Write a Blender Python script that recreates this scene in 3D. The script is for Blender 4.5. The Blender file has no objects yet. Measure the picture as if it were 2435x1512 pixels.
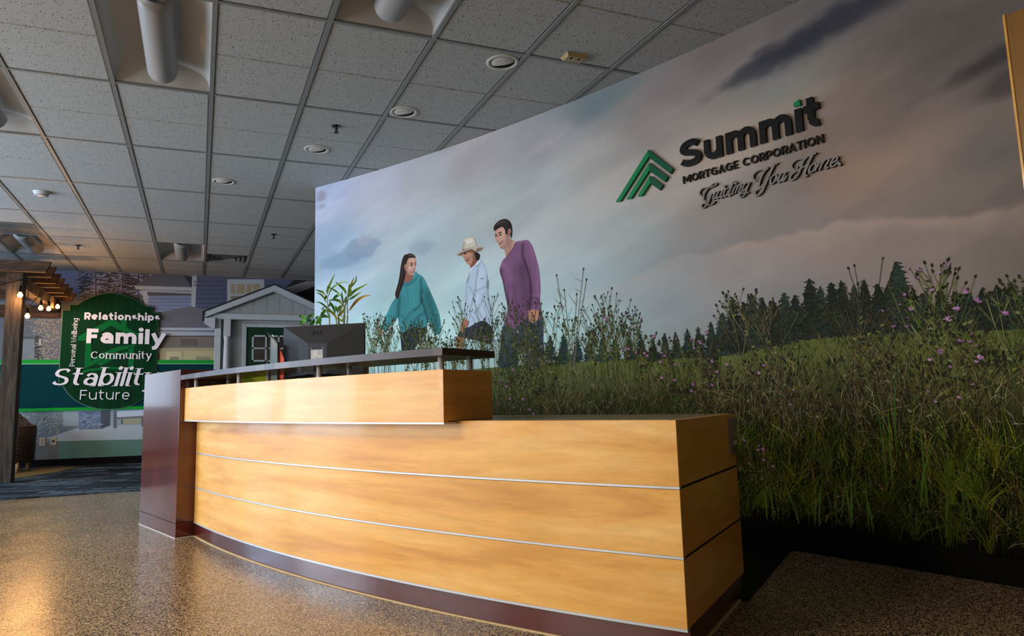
import bpy, bmesh, math, random
import numpy as np
from mathutils import Vector, Matrix
from mathutils.geometry import tessellate_polygon
random.seed(7); RNG = np.random.default_rng(11)
scene = bpy.context.scene
COL = scene.collection

# ---------------------------------------------------------------- camera
# metres, z up, floor at 0; x runs along the ceiling cross bars, y along the ceiling main bars
FPX, CX, CY = 1684.71, 1135.18, 736.22
EYE = Vector((0, 0, .81))
RGT = Vector((0.93150076, -0.36309809, -0.02158955))
UPV = Vector((-0.02692545, -0.12802346, 0.99140558))
FWD = Vector((0.36274144, 0.92291374, 0.12903053))
cam = bpy.data.cameras.new('camera'); cam_o = bpy.data.objects.new('camera', cam); COL.objects.link(cam_o)
cam.sensor_fit = 'HORIZONTAL'; cam.sensor_width = 36; cam.lens = FPX / 2435 * 36
cam.shift_x = (1217.5 - CX) / 2435; cam.shift_y = (CY - 756) / 2435
cam.clip_start = .05; cam.clip_end = 100
mw = Matrix((RGT, UPV, -FWD)).transposed().to_4x4(); mw.translation = EYE
cam_o.matrix_world = mw
scene.camera = cam_o

# ---------------------------------------------------------------- light
CEIL = 2.957
scene.view_settings.view_transform = 'Standard'; scene.view_settings.look = 'None'
scene.view_settings.gamma = 1; scene.view_settings.use_curve_mapping = False
scene.view_settings.exposure = 0.8
world = bpy.data.worlds.new('world'); scene.world = world; world.use_nodes = True
bg = world.node_tree.nodes['Background']
bg.inputs[0].default_value = (.55, .68, 1, 1); bg.inputs[1].default_value = .25

def area(name, loc, size, rot, power, color):
    l = bpy.data.lights.new(name, 'AREA'); l.shape = 'RECTANGLE'; l.size, l.size_y = size
    l.energy = power; l.color = color
    o = bpy.data.objects.new(name, l); COL.objects.link(o); o.location = loc; o.rotation_euler = rot
    return o
H = math.pi / 2
# daylight through the tall storefront windows of the left wall
for y, p, c, up in ((.9, 62, (1, .91, .77), 0), (3.9, 66, (.90, .95, 1), .1), (6.8, 150, (.70, .85, 1), .28), (9.4, 90, (.44, .69, 1), .28)):
    area('window_daylight', (-5.55, y, 1.5), (2.3, 2.1), (0, -H - up, 0), p, c)
# and through the window of the back wall, left of the picture
area('window_daylight', (-4.45, 12.2, 1.7), (1.7, 1.7), (-H, 0, 0), 11, (.62, .80, 1))
# lit ceiling troffers to the left of the picture
for x, y, p in ((-2.1, 1.95, 54), (-2.72, 4.39, 14)):
    area('troffer_light', (x, y, CEIL - .03), (.58, 1.18), (0, 0, 0), p, (1, .84, .62))

# ---------------------------------------------------------------- helpers
def lin(c):
    c = c / 255
    return c / 12.92 if c <= .04045 else ((c + .055) / 1.055) ** 2.4
def rgb(r, g, b, k=1.0):
    return (lin(r) * k, lin(g) * k, lin(b) * k)
def ray(px, py):
    return RGT * ((px - CX) / FPX) - UPV * ((py - CY) / FPX) + FWD
def at_y(px, py, y):
    d = ray(px, py); return EYE + d * (y / d.y)
def at_z(px, py, z):
    d = ray(px, py); return EYE + d * ((z - EYE.z) / d.z)
def smooth_path(pts, n=6):
    """Catmull-Rom through 2-D or 3-D points"""
    P = [np.array(p, float) for p in pts]
    if len(P) < 3: return P
    P = [2 * P[0] - P[1]] + P + [2 * P[-1] - P[-2]]
    out = []
    for i in range(1, len(P) - 2):
        a, b, c, d = P[i - 1:i + 3]
        for k in range(n):
            t = k / n
            out.append(.5 * ((2 * b) + (c - a) * t + (2 * a - 5 * b + 4 * c - d) * t * t + (3 * b - a - 3 * c + d) * t ** 3))
    out.append(P[-2]); return out

class MB:
    """collects geometry, links it as one mesh object"""
    def __init__(s): s.v = []; s.f = []; s.c = []; s.sm = []
    def add(s, verts, faces, col=None, smooth=False):
        o = len(s.v); s.v += [tuple(p) for p in verts]
        for f in faces:
            s.f.append(tuple(i + o for i in f)); s.c.append(col); s.sm.append(smooth)
        return s
    def box(s, lo, hi, M=None, col=None):
        x0, y0, z0 = lo; x1, y1, z1 = hi
        v = [Vector(p) for p in ((x0, y0, z0), (x1, y0, z0), (x1, y1, z0), (x0, y1, z0), (x0, y0, z1), (x1, y0, z1), (x1, y1, z1), (x0, y1, z1))]
        if M is not None: v = [M @ p for p in v]
        return s.add(v, [(0, 3, 2, 1), (4, 5, 6, 7), (0, 1, 5, 4), (1, 2, 6, 5), (2, 3, 7, 6), (3, 0, 4, 7)], col)
    def prism(s, poly, f0, f1, col=None):
        """poly: 2-D outline, f0/f1 map a 2-D point to the two 3-D faces"""
        n = len(poly); tri = tessellate_polygon([[Vector((p[0], p[1], 0)) for p in poly]])
        v = [f0(*p) for p in poly] + [f1(*p) for p in poly]
        fc = [tuple(t) for t in tri] + [tuple(n + i for i in reversed(t)) for t in tri]
        fc += [(i, (i + 1) % n, n + (i + 1) % n, n + i) for i in range(n)]
        return s.add(v, fc, col)
    def lathe(s, prof, n=24, M=None, col=None, a0=0, a1=2 * math.pi):
        full = abs(a1 - a0 - 2 * math.pi) < 1e-6; m = n if full else n + 1
        v = []
        for i in range(m):
            a = a0 + (a1 - a0) * i / n
            for r, z in prof: v.append(Vector((r * math.cos(a), r * math.sin(a), z)))
        if M is not None: v = [M @ p for p in v]
        k = len(prof); fc = []
        for i in range(n):
            j = (i + 1) % m
            for q in range(k - 1): fc.append((i * k + q, j * k + q, j * k + q + 1, i * k + q + 1))
        return s.add(v, fc, col, True)
    def tube(s, pts, r, n=8, col=None, cap=True):
        P = [Vector(p) for p in pts]; m = len(P); R = r if hasattr(r, '__len__') else [r] * m
        v = []; up = Vector((0, 0, 1))
        for i, p in enumerate(P):
            t = (P[min(i + 1, m - 1)] - P[max(i - 1, 0)]).normalized()
            u = t.cross(up)
            if u.length < 1e-3: u = t.cross(Vector((1, 0, 0)))
            u.normalize(); w = u.cross(t)
            v += [p + (u * math.cos(2 * math.pi * k / n) + w * math.sin(2 * math.pi * k / n)) * R[i] for k in range(n)]
        fc = [(i * n + k, i * n + (k + 1) % n, (i + 1) * n + (k + 1) % n, (i + 1) * n + k) for i in range(m - 1) for k in range(n)]
        if cap: fc += [tuple(range(n)), tuple((m - 1) * n + k for k in reversed(range(n)))]
        return s.add(v, fc, col, True)
    def mesh(s, name):
        me = bpy.data.meshes.new(name); me.from_pydata(s.v, [], s.f); 
        if any(c is not None for c in s.c):
            at = me.color_attributes.new('Col', 'FLOAT_COLOR', 'CORNER')
            arr = np.ones((len(me.loops), 4), np.float32); k = 0
            for f, c in zip(s.f, s.c):
                n = len(f)
                if c is not None:
                    if isinstance(c, list):
                        for q in range(n): arr[k + q, :3] = c[q]
                    else: arr[k:k + n, :3] = c
                k += n
            at.data.foreach_set('color', arr.ravel())
        me.polygons.foreach_set('use_smooth', np.array(s.sm, bool))
        me.update(); return me
    def build(s, name, mat, parent=None, fix=True):
        me = s.mesh(name)
        if fix:
            bm = bmesh.new(); bm.from_mesh(me); bmesh.ops.recalc_face_normals(bm, faces=bm.faces); bm.to_mesh(me); bm.free()
        me.materials.append(mat)
        return link(name, me, parent)
def link(name, me, parent=None, loc=None):
    o = bpy.data.objects.new(name, me); COL.objects.link(o)
    if loc is not None: o.location = loc
    if parent is not None:
        o.parent = parent
        if loc is None: o.matrix_parent_inverse = Matrix.Translation(-parent.location)
    return o
def bevel(o, w=.003, seg=2):
    m = o.modifiers.new('bevel', 'BEVEL'); m.width = w; m.segments = seg; m.limit_method = 'ANGLE'; m.angle_limit = math.radians(50)
    return o
def tag(o, label=None, cat=None, group=None, kind=None):
    if label: o['label'] = label
    if cat: o['category'] = cat
    if group: o['group'] = group
    if kind: o['kind'] = kind
    return o
def thing(name, label, cat, loc=(0, 0, 0), group=None):
    o = bpy.data.objects.new(name, None); COL.objects.link(o); o.location = loc; o.empty_display_size = .05
    return tag(o, label, cat, group)
def struct(o): o['kind'] = 'structure'; return o

# ---------------------------------------------------------------- materials
class NT:
    def __init__(s, name):
        s.m = bpy.data.materials.new(name); s.m.use_nodes = True; s.t = s.m.node_tree
        s.p = s.t.nodes['Principled BSDF']
    def n(s, t, **k):
        q = s.t.nodes.new(t)
        for a, b in k.items():
            if a.startswith('_'): setattr(q, a[1:], b)
        return q
    def l(s, a, b): s.t.links.new(a, b)
    def ramp(s, src, stops):
        r = s.n('ShaderNodeValToRGB'); s.l(src, r.inputs[0]); e = r.color_ramp.elements
        while len(e) < len(stops): e.new(.5)
        for q, (p, c) in zip(e, stops): q.position = p; q.color = (*c, 1)
        return r.outputs[0]
    def mul(s, a, b, f=1.0, mode='MULTIPLY'):
        x = s.n('ShaderNodeMix', _data_type='RGBA', _blend_type=mode); x.inputs[0].default_value = f
        for sock, val in ((x.inputs[6], a), (x.inputs[7], b)):
            if hasattr(val, 'is_linked'): s.l(val, sock)
            else: sock.default_value = (*val, 1)
        return x.outputs[2]
    def coords(s, scale=(1, 1, 1), rot=(0, 0, 0), kind='Object'):
        tc = s.n('ShaderNodeTexCoord'); mp = s.n('ShaderNodeMapping'); rt = s.n('ShaderNodeMapping')
        mp.inputs['Scale'].default_value = scale; rt.inputs['Rotation'].default_value = rot
        s.l(tc.outputs[kind], rt.inputs[0]); s.l(rt.outputs[0], mp.inputs[0]); return mp.outputs[0]
    def noise(s, vec, scale, detail=4, rough=.55, dist=0):
        q = s.n('ShaderNodeTexNoise'); s.l(vec, q.inputs['Vector'])
        q.inputs['Scale'].default_value = scale; q.inputs['Detail'].default_value = detail
        q.inputs['Roughness'].default_value = rough; q.inputs['Distortion'].default_value = dist
        return q.outputs[0]
    def bump(s, h, strength, dist=.01):
        b = s.n('ShaderNodeBump'); s.l(h, b.inputs['Height']); b.inputs['Strength'].default_value = strength; b.inputs['Distance'].default_value = dist
        s.l(b.outputs[0], s.p.inputs['Normal'])
    def set(s, rough=.5, metal=0, spec=.5, color=None, coat=0):
        s.p.inputs['Roughness'].default_value = rough; s.p.inputs['Metallic'].default_value = metal
        s.p.inputs['Specular IOR Level'].default_value = spec; s.p.inputs['Coat Weight'].default_value = coat
        if coat: s.p.inputs['Coat Roughness'].default_value = .08
        if color is not None:
            if hasattr(color, 'is_linked'): s.l(color, s.p.inputs['Base Color'])
            else: s.p.inputs['Base Color'].default_value = (*color, 1)
        return s.m
def plain(name, c, rough=.5, metal=0, spec=.5, var=.12, scale=14, stretch=(1, 1, 1), bump=0, coat=0, rot=(0, 0, 0)):
    t = NT(name); v = t.coords(stretch, rot); nz = t.noise(v, scale, 5)
    k = t.ramp(nz, [(.3, (1 - var,) * 3), (.7, (1 + var * .4,) * 3)])
    col = t.mul(c, k)
    if bump: t.bump(nz, bump)
    return t.set(rough, metal, spec, col, coat)
def wood(name, dark, mid, light, rot=0, rough=.35, spec=.5, coat=0, gs=1.0, vertical=False):
    """grain runs along the local x axis after turning by rot about z (or along z)"""
    t = NT(name)
    a, b, c = (.55, 5, 7)
    v = t.coords((b * gs, b * gs, a * gs) if vertical else (a * gs, b * gs, c * gs), (0, 0, rot))
    n1 = t.noise(v, 1.5, 5, .55, .6); n2 = t.noise(v, 9, 5, .65, .2)
    v3 = t.coords((1.1, 1.1, 1.1), (0, 0, rot)); n3 = t.noise(v3, 2.1, 3)
    c1 = t.ramp(n1, [(.2, dark), (.46, mid), (.8, light)])
    c2 = t.ramp(n2, [(.35, (.90,) * 3), (.62, (1.03,) * 3)])
    c3 = t.ramp(n3, [(.3, (.92,) * 3), (.7, (1.06,) * 3)])
    col = t.mul(t.mul(c1, c2), c3)
    return t.set(rough, 0, spec, col, coat)
def print_mat(name='mural_print', rough=.7):
    t = NT(name); a = t.n('ShaderNodeAttribute'); a.attribute_name = 'Col'
    return t.set(rough, 0, .06, a.outputs['Color'])
# ================================================================ the room
M_print = print_mat()
# terrazzo: tan ground with small dark and light chips, polished
t = NT('terrazzo'); v = t.coords()
vo = t.n('ShaderNodeTexVoronoi'); t.l(v, vo.inputs['Vector']); vo.inputs['Scale'].default_value = 235; vo.inputs['Randomness'].default_value = 1
sx = t.n('ShaderNodeSeparateColor'); t.l(vo.outputs['Color'], sx.inputs[0])
c1 = t.ramp(sx.outputs[0], [(.0, rgb(24, 22, 20)), (.44, rgb(50, 44, 38)), (.50, rgb(150, 124, 94)), (.8, rgb(180, 150, 114)), (.97, rgb(212, 190, 158))])
c2 = t.ramp(t.noise(v, 1.3, 3), [(.3, (.85,) * 3), (.7, (1.08,) * 3)])
nz = t.noise(v, 3, 2); rr_ = t.ramp(nz, [(.3, (.20,) * 3), (.7, (.28,) * 3)])
t.l(rr_, t.p.inputs['Roughness'])
M_terrazzo = t.set(.24, 0, .5, t.mul(c1, c2)); t.l(rr_, t.p.inputs['Roughness'])
# carpet of long blue-grey planks
t = NT('plank_carpet'); v = t.coords((1, 1, 1), (0, 0, math.radians(8)))
br = t.n('ShaderNodeTexBrick'); t.l(v, br.inputs['Vector']); br.inputs['Scale'].default_value = 1
br.inputs['Brick Width'].default_value = .78; br.inputs['Row Height'].default_value = .25; br.inputs['Mortar Size'].default_value = .004
br.inputs['Color1'].default_value = (*rgb(16, 21, 26), 1); br.inputs['Color2'].default_value = (*rgb(88, 106, 120), 1); br.inputs['Mortar'].default_value = (*rgb(10, 14, 18), 1)
br.offset = .37
br2 = t.n('ShaderNodeTexBrick'); t.l(v, br2.inputs['Vector']); br2.inputs['Scale'].default_value = 1
br2.inputs['Brick Width'].default_value = .31; br2.inputs['Row Height'].default_value = .125; br2.inputs['Mortar Size'].default_value = .012
br2.inputs['Color1'].default_value = (.18, .2, .22, 1); br2.inputs['Color2'].default_value = (1.5, 1.5, 1.5, 1); br2.inputs['Mortar'].default_value = (.3, .3, .3, 1)
fz = t.noise(t.coords((8, 30, 8)), 3, 3)
M_carpet = t.set(.95, 0, .1, t.mul(t.mul(br.outputs[0], br2.outputs[0]), t.ramp(fz, [(.3, (.6,) * 3), (.7, (1.2,) * 3)])))
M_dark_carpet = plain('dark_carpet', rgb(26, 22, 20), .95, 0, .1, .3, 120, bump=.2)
M_rug = plain('rug_weave', rgb(120, 100, 62), .95, 0, .1, .5, 6, (2, 22, 1), bump=.2)
M_black = plain('black_rubber', rgb(11, 10, 10), .8, 0, .12, .1)
M_white = plain('white_paint', rgb(205, 205, 205), .5, 0, .4, .05)
M_wall = plain('wall_paint', rgb(176, 170, 160), .7, 0, .3, .06)

mb = MB(); mb.box((-5.9, -4.9, -.12), (4.9, 12.4, 0)); struct(mb.build('floor', M_terrazzo))
floor = bpy.data.objects['floor']
# carpet laid beyond a slightly bowed edge, towards the back wall
edge = smooth_path([(-5.9, 7.2), (-3.6, 7.62), (-1.69, 7.886), (-.525, 8.02), (.8, 8.1), (2.5, 8.1), (4.9, 8.0)], 5)
mb = MB(); poly = [tuple(p) for p in edge] + [(4.9, 12.3), (-5.9, 12.3)]
mb.prism(poly, lambda x, y: (x, y, .001), lambda x, y: (x, y, .008))
struct(tag(mb.build('floor_carpet', M_carpet)))
# dark carpet behind the desk, its edge continuing the desk's end panel
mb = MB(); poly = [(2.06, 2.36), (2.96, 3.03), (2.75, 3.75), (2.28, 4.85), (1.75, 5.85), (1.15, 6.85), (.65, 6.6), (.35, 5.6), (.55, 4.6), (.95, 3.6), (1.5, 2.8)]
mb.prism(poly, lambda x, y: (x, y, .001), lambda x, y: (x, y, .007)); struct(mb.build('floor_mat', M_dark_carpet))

# curved mural wall: an arc about WC
WC = np.array([-10.85118772, -1.26867537]); WR = 14.430659525833704; WT = 0.6042793324716965
def wall_pt(s, z, d=0.0):
    a = WT - s / WR; r = WR - d
    return (WC[0] + r * math.cos(a), WC[1] + r * math.sin(a), z)
def wall_sz(px, py):
    e = ray(px, py); ex, ey = e.x, e.y
    a = ex * ex + ey * ey; b = -2 * (ex * WC[0] + ey * WC[1]); c = WC @ WC - WR * WR
    k = (-b + math.sqrt(b * b - 4 * a * c)) / (2 * a)
    return (WR * (WT - math.atan2(k * ey - WC[1], k * ex - WC[0])), .81 + k * e.z)
def arc_strip(name, s0, s1, z0, z1, d0, d1, mat, n=60, parent=None):
    mb = MB(); v = []; 
    for i in range(n + 1):
        s = s0 + (s1 - s0) * i / n
        v += [wall_pt(s, z0, d0), wall_pt(s, z1, d0), wall_pt(s, z1, d1), wall_pt(s, z0, d1)]
    f = [(4 * i + k, 4 * i + (k + 1) % 4, 4 * i + 4 + (k + 1) % 4, 4 * i + 4 + k) for i in range(n) for k in range(4)]
    f += [(0, 1, 2, 3), (4 * n + 3, 4 * n + 2, 4 * n + 1, 4 * n)]
    mb.add(v, f); return mb.build(name, mat, parent)
SEND = 8.2
struct(arc_strip('wall_mural', 0, SEND, 0, CEIL - .001, -.16, 0, M_wall))
struct(arc_strip('baseboard_mural', .0, SEND, 0, .113, 0, .012, M_black))
# back wall, left wall with window openings, wall behind the camera, far right wall
YB = 12.25
def wallbox(name, lo, hi, m=M_wall):
    mb = MB(); mb.box(lo, hi); return struct(mb.build(name, m))
wallbox('wall_back', (-5.9, YB, 0), (4.9, YB + .14, CEIL + .1))
mb = MB()
for a, b, c, d in ((-5.36, .80, -5.30, 2.6), (-3.6, .80, -3.54, 2.6), (-5.3, .80, -3.6, .85), (-5.3, 2.55, -3.6, 2.6)): mb.box((a, YB - .06, b), (c, YB, d))
struct(mb.build('window_1', M_white))
wallbox('wall_right', (4.76, -4.9, 0), (4.9, YB, CEIL + .1))
mb = MB(); mb.box((-5.9, -4.9, 0), (-5.6, YB, .45)); mb.box((-5.9, -4.9, 2.6), (-5.6, YB, CEIL + .1))
for a, b in ((-4.9, -3.1), (-.7, -.2), (2.2, 2.7), (5.1, 5.6), (8.0, 8.2), (10.6, YB)): mb.box((-5.9, a, .45), (-5.6, b, 2.6))
struct(mb.build('wall_left', M_wall))
wallbox('wall_front', (-5.6, -4.9, 0), (4.9, -4.5, CEIL + .1))
mb = MB(); mb.box((-5.6, YB - .014, .008), (.1, YB, .105)); struct(mb.build('baseboard_back', M_black))

# ---------------------------------------------------------------- ceiling
t = NT('ceiling_tile'); v = t.coords()
vo = t.n('ShaderNodeTexVoronoi'); t.l(v, vo.inputs['Vector']); vo.inputs['Scale'].default_value = 68
n1 = t.noise(v, 30, 2)
ad = t.n('ShaderNodeMath', _operation='ADD'); t.l(vo.outputs['Distance'], ad.inputs[0])
m2 = t.n('ShaderNodeMath', _operation='MULTIPLY'); t.l(n1, m2.inputs[0]); m2.inputs[1].default_value = .55; t.l(m2.outputs[0], ad.inputs[1])
pits = t.ramp(ad.outputs[0], [(.43, (.12,) * 3), (.49, (1,) * 3)])
fine = t.ramp(t.noise(v, 160, 2), [(.35, (.86,) * 3), (.6, (1.03,) * 3)])
t.bump(pits, .35, .004)
M_tile = t.set(.9, 0, .15, t.mul(t.mul(rgb(170, 170, 168), pits), fine))
M_bar = plain('grid_bar', rgb(124, 125, 124), .45, 0, .4, .05)
M_fix = plain('fixture_enamel', rgb(182, 182, 182), .4, 0, .5, .04)
M_basket = plain('basket_mesh', rgb(140, 138, 138), .5, 0, .4, .06, 400)
M_dark = plain('dark_recess', rgb(10, 9, 9), .8, 0, .2, .05)

X0, Y0, U = -1.19466, 3.7813, .6096
def gx(i): return X0 + i * U
def gy(j): return Y0 + 2 * j * U
mb = MB(); mb.box((-5.9, -4.9, CEIL + .17), (4.9, 12.4, CEIL + .25)); ceiling = struct(mb.build('ceiling', M_wall))
# what replaces a tile: troffers (whole cell) and square air grilles (the far half of a cell)
troffers = {(-2, -2), (-3, 0), (1, 0), (3, -1), (-1, 1), (1, 5), (-2, 5)}
grilles = {(2, 5): 1, (-2, 4): 1}
def tile_mesh(x0, x1, y0, y1, halves):
    mb = MB()
    for a, b in halves:
        ya, yb = y0 + a * (y1 - y0), y0 + b * (y1 - y0)
        ins = .012; zt = .02
        o = [(x0, ya), (x1, ya), (x1, yb), (x0, yb)]; q = [(x0 + ins, ya + ins * .7), (x1 - ins, ya + ins * .7), (x1 - ins, yb - ins * .7), (x0 + ins, yb - ins * .7)]
        vv = [(p[0], p[1], zt) for p in o] + [(p[0], p[1], .009) for p in o] + [(p[0], p[1], .001) for p in q]
        ff = [(0, 1, 2, 3)] + [(k, (k + 1) % 4, 4 + (k + 1) % 4, 4 + k) for k in range(4)] + [(4 + k, 4 + (k + 1) % 4, 8 + (k + 1) % 4, 8 + k) for k in range(4)] + [(11, 10, 9, 8)]
        mb.add(vv, ff)
    o = mb.mesh('tile'); bm = bmesh.new(); bm.from_mesh(o); bmesh.ops.recalc_face_normals(bm, faces=bm.faces); bm.to_mesh(o); bm.free()
    o.materials.append(M_tile); return o
B = .012
full = tile_mesh(B, U - B, B, 2 * U - B, [(0, .5), (.5, 1)]); near_half = tile_mesh(B, U - B, B, 2 * U - B, [(0, .5)])
def behind_wall(x, y): return math.hypot(x - WC[0], y - WC[1]) > WR + .16 and x > .9
def in_view(x, y, m=260):
    p = Vector((x, y, CEIL)) - EYE; w = p.dot(FWD)
    if w < .6: return False
    px = CX + FPX * p.dot(RGT) / w; py = CY - FPX * p.dot(UPV) / w
    return -m < px < 2435 + m and -m < py < 1512
for i in range(-7, 10):
    for j in range(-4, 8):
        x, y = gx(i), gy(j)
        if x < -5.7 or x + U > 4.9 or y > YB: continue
        cs = [(x, y), (x + U, y), (x, y + 2 * U), (x + U, y + 2 * U), (x + U / 2, y + U)]
        if not any(in_view(*c) for c in cs): continue
        if all(behind_wall(*c) and c[1] < 7 for c in cs): continue
        if (i, j) in troffers: continue
        if (i, j) in grilles: link('ceiling_tile', near_half, ceiling, (x, y, CEIL)); continue
        if y + 2 * U > YB:
            link('ceiling_tile', tile_mesh(B, U - B, B, YB - y, [(0, .5), (.5, 1)]), ceiling, (x, y, CEIL)); continue
        link('ceiling_tile', full, ceiling, (x, y, CEIL))
# tee bars: long main bars and the cross bars between them
mbar = MB(); mbar.box((-.013, -4.4, -.004), (.013, YB, .014))
mbar.box((-.004, -4.4, .014), (.004, YB, .045)); me_main = mbar.mesh('bar'); me_main.materials.append(M_bar)
cbar = MB(); cbar.box((0, -.011, -.003), (U, .011, .012)); me_cross = cbar.mesh('bar'); me_cross.materials.append(M_bar)
for i in range(-7, 10):
    link('grid_bar', me_main, ceiling, (gx(i), 0, CEIL))
    for j in range(-4, 8):
        if gy(j) < YB and (in_view(gx(i), gy(j)) or in_view(gx(i + 1), gy(j))) and not (behind_wall(gx(i), gy(j)) and gy(j) < 7):
            link('cross_bar', me_cross, ceiling, (gx(i), gy(j), CEIL))
# plenum deck out of view, so no light leaks in
mb = MB(); mb.box((-5.9, -4.9, CEIL + .06), (4.9, gy(-2) - .3, CEIL + .1)); mb.build('ceiling_deck', M_tile, ceiling)

def troffer(i, j, label):
    x, y = gx(i) + U / 2, gy(j) + U
    r = thing('ceiling_light', label, 'ceiling light', (x, y, CEIL), 'recessed basket ceiling lights')
    W, L = U / 2 - .014, U - .014; n = 28; prof = []
    for k in range(n + 1):                               # barrel-shaped reflector
        a = math.pi * k / n; prof.append((-W * math.cos(a), .012 + .115 * math.sin(a) ** .8))
    mb = MB(); vv = []
    for yy in (-L, L): vv += [(p[0], yy, p[1]) for p in prof]
    mb.add(vv, [(k, k + 1, n + 2 + k, n + 1 + k) for k in range(n)], None, True)
    o = link('reflector', mb.mesh('reflector'), r, (0, 0, 0)); o.data.materials.append(M_fix)
    for s in (-1, 1):                                    # sloping end plates
        mb = MB(); pts = [(p[0], s * (L - (p[1] - .012) * 1.15), p[1]) for p in prof] 
        mb.add(pts + [(p[0], s * L, .012) for p in prof], [(k, k + 1, n + 2 + k, n + 1 + k) for k in range(n)])
        o = link('end_plate', mb.mesh('plate'), r, (0, 0, 0)); o.data.materials.append(M_fix)
    mb = MB(); rad = .093; vv = []; yl = L - .11; m = 20   # half-round lamp basket with rounded ends
    rows = [(-yl, .0), (-yl + .01, .6), (-yl + .03, .9), (-yl + .06, 1), (yl - .06, 1), (yl - .03, .9), (yl - .01, .6), (yl, 0)]
    for yy, q in rows:
        vv += [(rad * math.cos(math.pi + math.pi * k / m) * (.75 + .25 * q), yy, .055 + rad * math.sin(math.pi + math.pi * k / m) * (.55 + .45 * q)) for k in range(m + 1)]
    w = m + 1
    fc = [(a * w + k, a * w + k + 1, (a + 1) * w + k + 1, (a + 1) * w + k) for a in range(len(rows) - 1) for k in range(m)]
    fc += [tuple(range(w)), tuple((len(rows) - 1) * w + k for k in reversed(range(w)))]
    mb.add(vv, fc, None, True)
    o = link('basket', mb.mesh('basket'), r, (0, 0, 0)); o.data.materials.append(M_basket)
    mb = MB()
    for a, b in (((-U / 2, -U, -.002), (-W, U, .012)), ((W, -U, -.002), (U / 2, U, .012)), ((-W, -U, -.002), (W, -L, .012)), ((-W, L, -.002), (W, U, .012))): mb.box(a, b)
    o = link('trim_frame', mb.mesh('frame'), r, (0, 0, 0)); o.data.materials.append(M_bar)
    mb = MB(); mb.box((-W, -L, .131), (W, L, .15)); o = link('housing', mb.mesh('housing'), r, (0, 0, 0)); o.data.materials.append(M_fix)
troffer(1, 0, 'large recessed basket ceiling light at the top of the frame, left of centre')
troffer(3, -1, 'recessed basket ceiling light cut by the top edge, nearest the downlights')
troffer(-1, 1, 'recessed basket ceiling light cut by the left edge of the photo')
troffer(1, 5, 'small distant recessed basket ceiling light beside the square air vent')
troffer(-2, 5, 'distant recessed basket ceiling light above the wooden pergola')

# square four-way air vent and the perforated return grille
def diffuser(i, j):
    x, y = gx(i) + U / 2, gy(j) + 1.5 * U
    r = thing('air_vent', 'square four-way ceiling air vent with nested louvres', 'air vent', (x, y, CEIL))
    for k, (a, z) in enumerate(((.29, 0), (.225, -.004), (.165, -.008), (.105, -.012))):
        mb = MB(); b = a - .05; v0 = [(-a, -a, z), (a, -a, z), (a, a, z), (-a, a, z)]; v1 = [(-b, -b, z + .045), (b, -b, z + .045), (b, b, z + .045), (-b, b, z + .045)]
        mb.add(v0 + v1, [(q, (q + 1) % 4, 4 + (q + 1) % 4, 4 + q) for q in range(4)])
        o = link('louvre', mb.mesh('louvre'), r, (0, 0, 0)); o.data.materials.append(M_bar)
    mb = MB(); mb.box((-.29, -.29, .05), (.29, .29, .06)); o = link('duct_box', mb.mesh('duct'), r, (0, 0, 0)); o.data.materials.append(M_dark)
diffuser(2, 5)
x, y = gx(-2), gy(4) + U
r = thing('return_grille', 'perforated grey return air grille at the left edge of the ceiling', 'air grille', (x, y, CEIL))
mb = MB(); mb.box((.014, .014, .01), (U - .014, U - .014, .02)); o = link('backing', mb.mesh('b'), r, (0, 0, 0)); o.data.materials.append(M_dark)
mb = MB()
for k in range(31):
    q = .016 + k * .0189; mb.box((q, .014, -.001), (q + .010, U - .014, .003)); mb.box((.014, q, .003), (U - .014, q + .009, .006))
o = tag(link('perforated_plate', mb.mesh('p'), r, (0, 0, 0)), kind='stuff'); o.data.materials.append(M_bar)

# eyeball downlights
M_trim = plain('downlight_trim', rgb(190, 186, 178), .4, 0, .5, .04)
def downlight(x, y, label):
    r = thing('downlight', label, 'downlight', (x, y, CEIL), 'eyeball downlights')
    mb = MB(); mb.lathe([(.078, .0), (.086, -.007), (.1, -.006), (.106, 0)], 36); o = link('trim_ring', mb.mesh('ring'), r, (0, 0, 0)); o.data.materials.append(M_trim)
    mb = MB(); mb.lathe([(.001, -.0005), (.079, -.0005)], 36); o = link('aperture', mb.mesh('disc'), r, (0, 0, 0)); o.data.materials.append(M_dark)
    # shallow eyeball cap, cut off on its right-hand side where the opening is
    mb = MB(); n, m = 18, 18; vv = []
    for a in range(m + 1):
        u = -.074 + (.074 + .012) * a / m; h = math.sqrt(max(0, .074 ** 2 - u * u))
        for b in range(n + 1):
            w = -h + 2 * h * b / n; d2 = 1 - (u * u + w * w) / .074 ** 2
            vv.append((u, w, -.001 - .013 * math.sqrt(max(0, d2))))
    k = n + 1
    mb.add(vv, [(a * k + b, a * k + b + 1, (a + 1) * k + b + 1, (a + 1) * k + b) for a in range(m) for b in range(n)], None, True)
    o = link('eyeball', mb.mesh('eye'), r, (0, 0, 0)); o.data.materials.append(M_trim); r.rotation_euler.z = math.radians(52)
downlight(1.749, 3.917, 'eyeball downlight nearest the camera, beside the beige ceiling box')
downlight(1.36, 4.869, 'eyeball downlight second nearest the camera')
downlight(.871, 5.852, 'eyeball downlight third from the camera, below the sprinkler head')
downlight(.165, 6.99, 'eyeball downlight farthest from the camera')
M_metal = plain('dark_metal', rgb(62, 62, 60), .35, 1, .5, .1)
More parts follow.
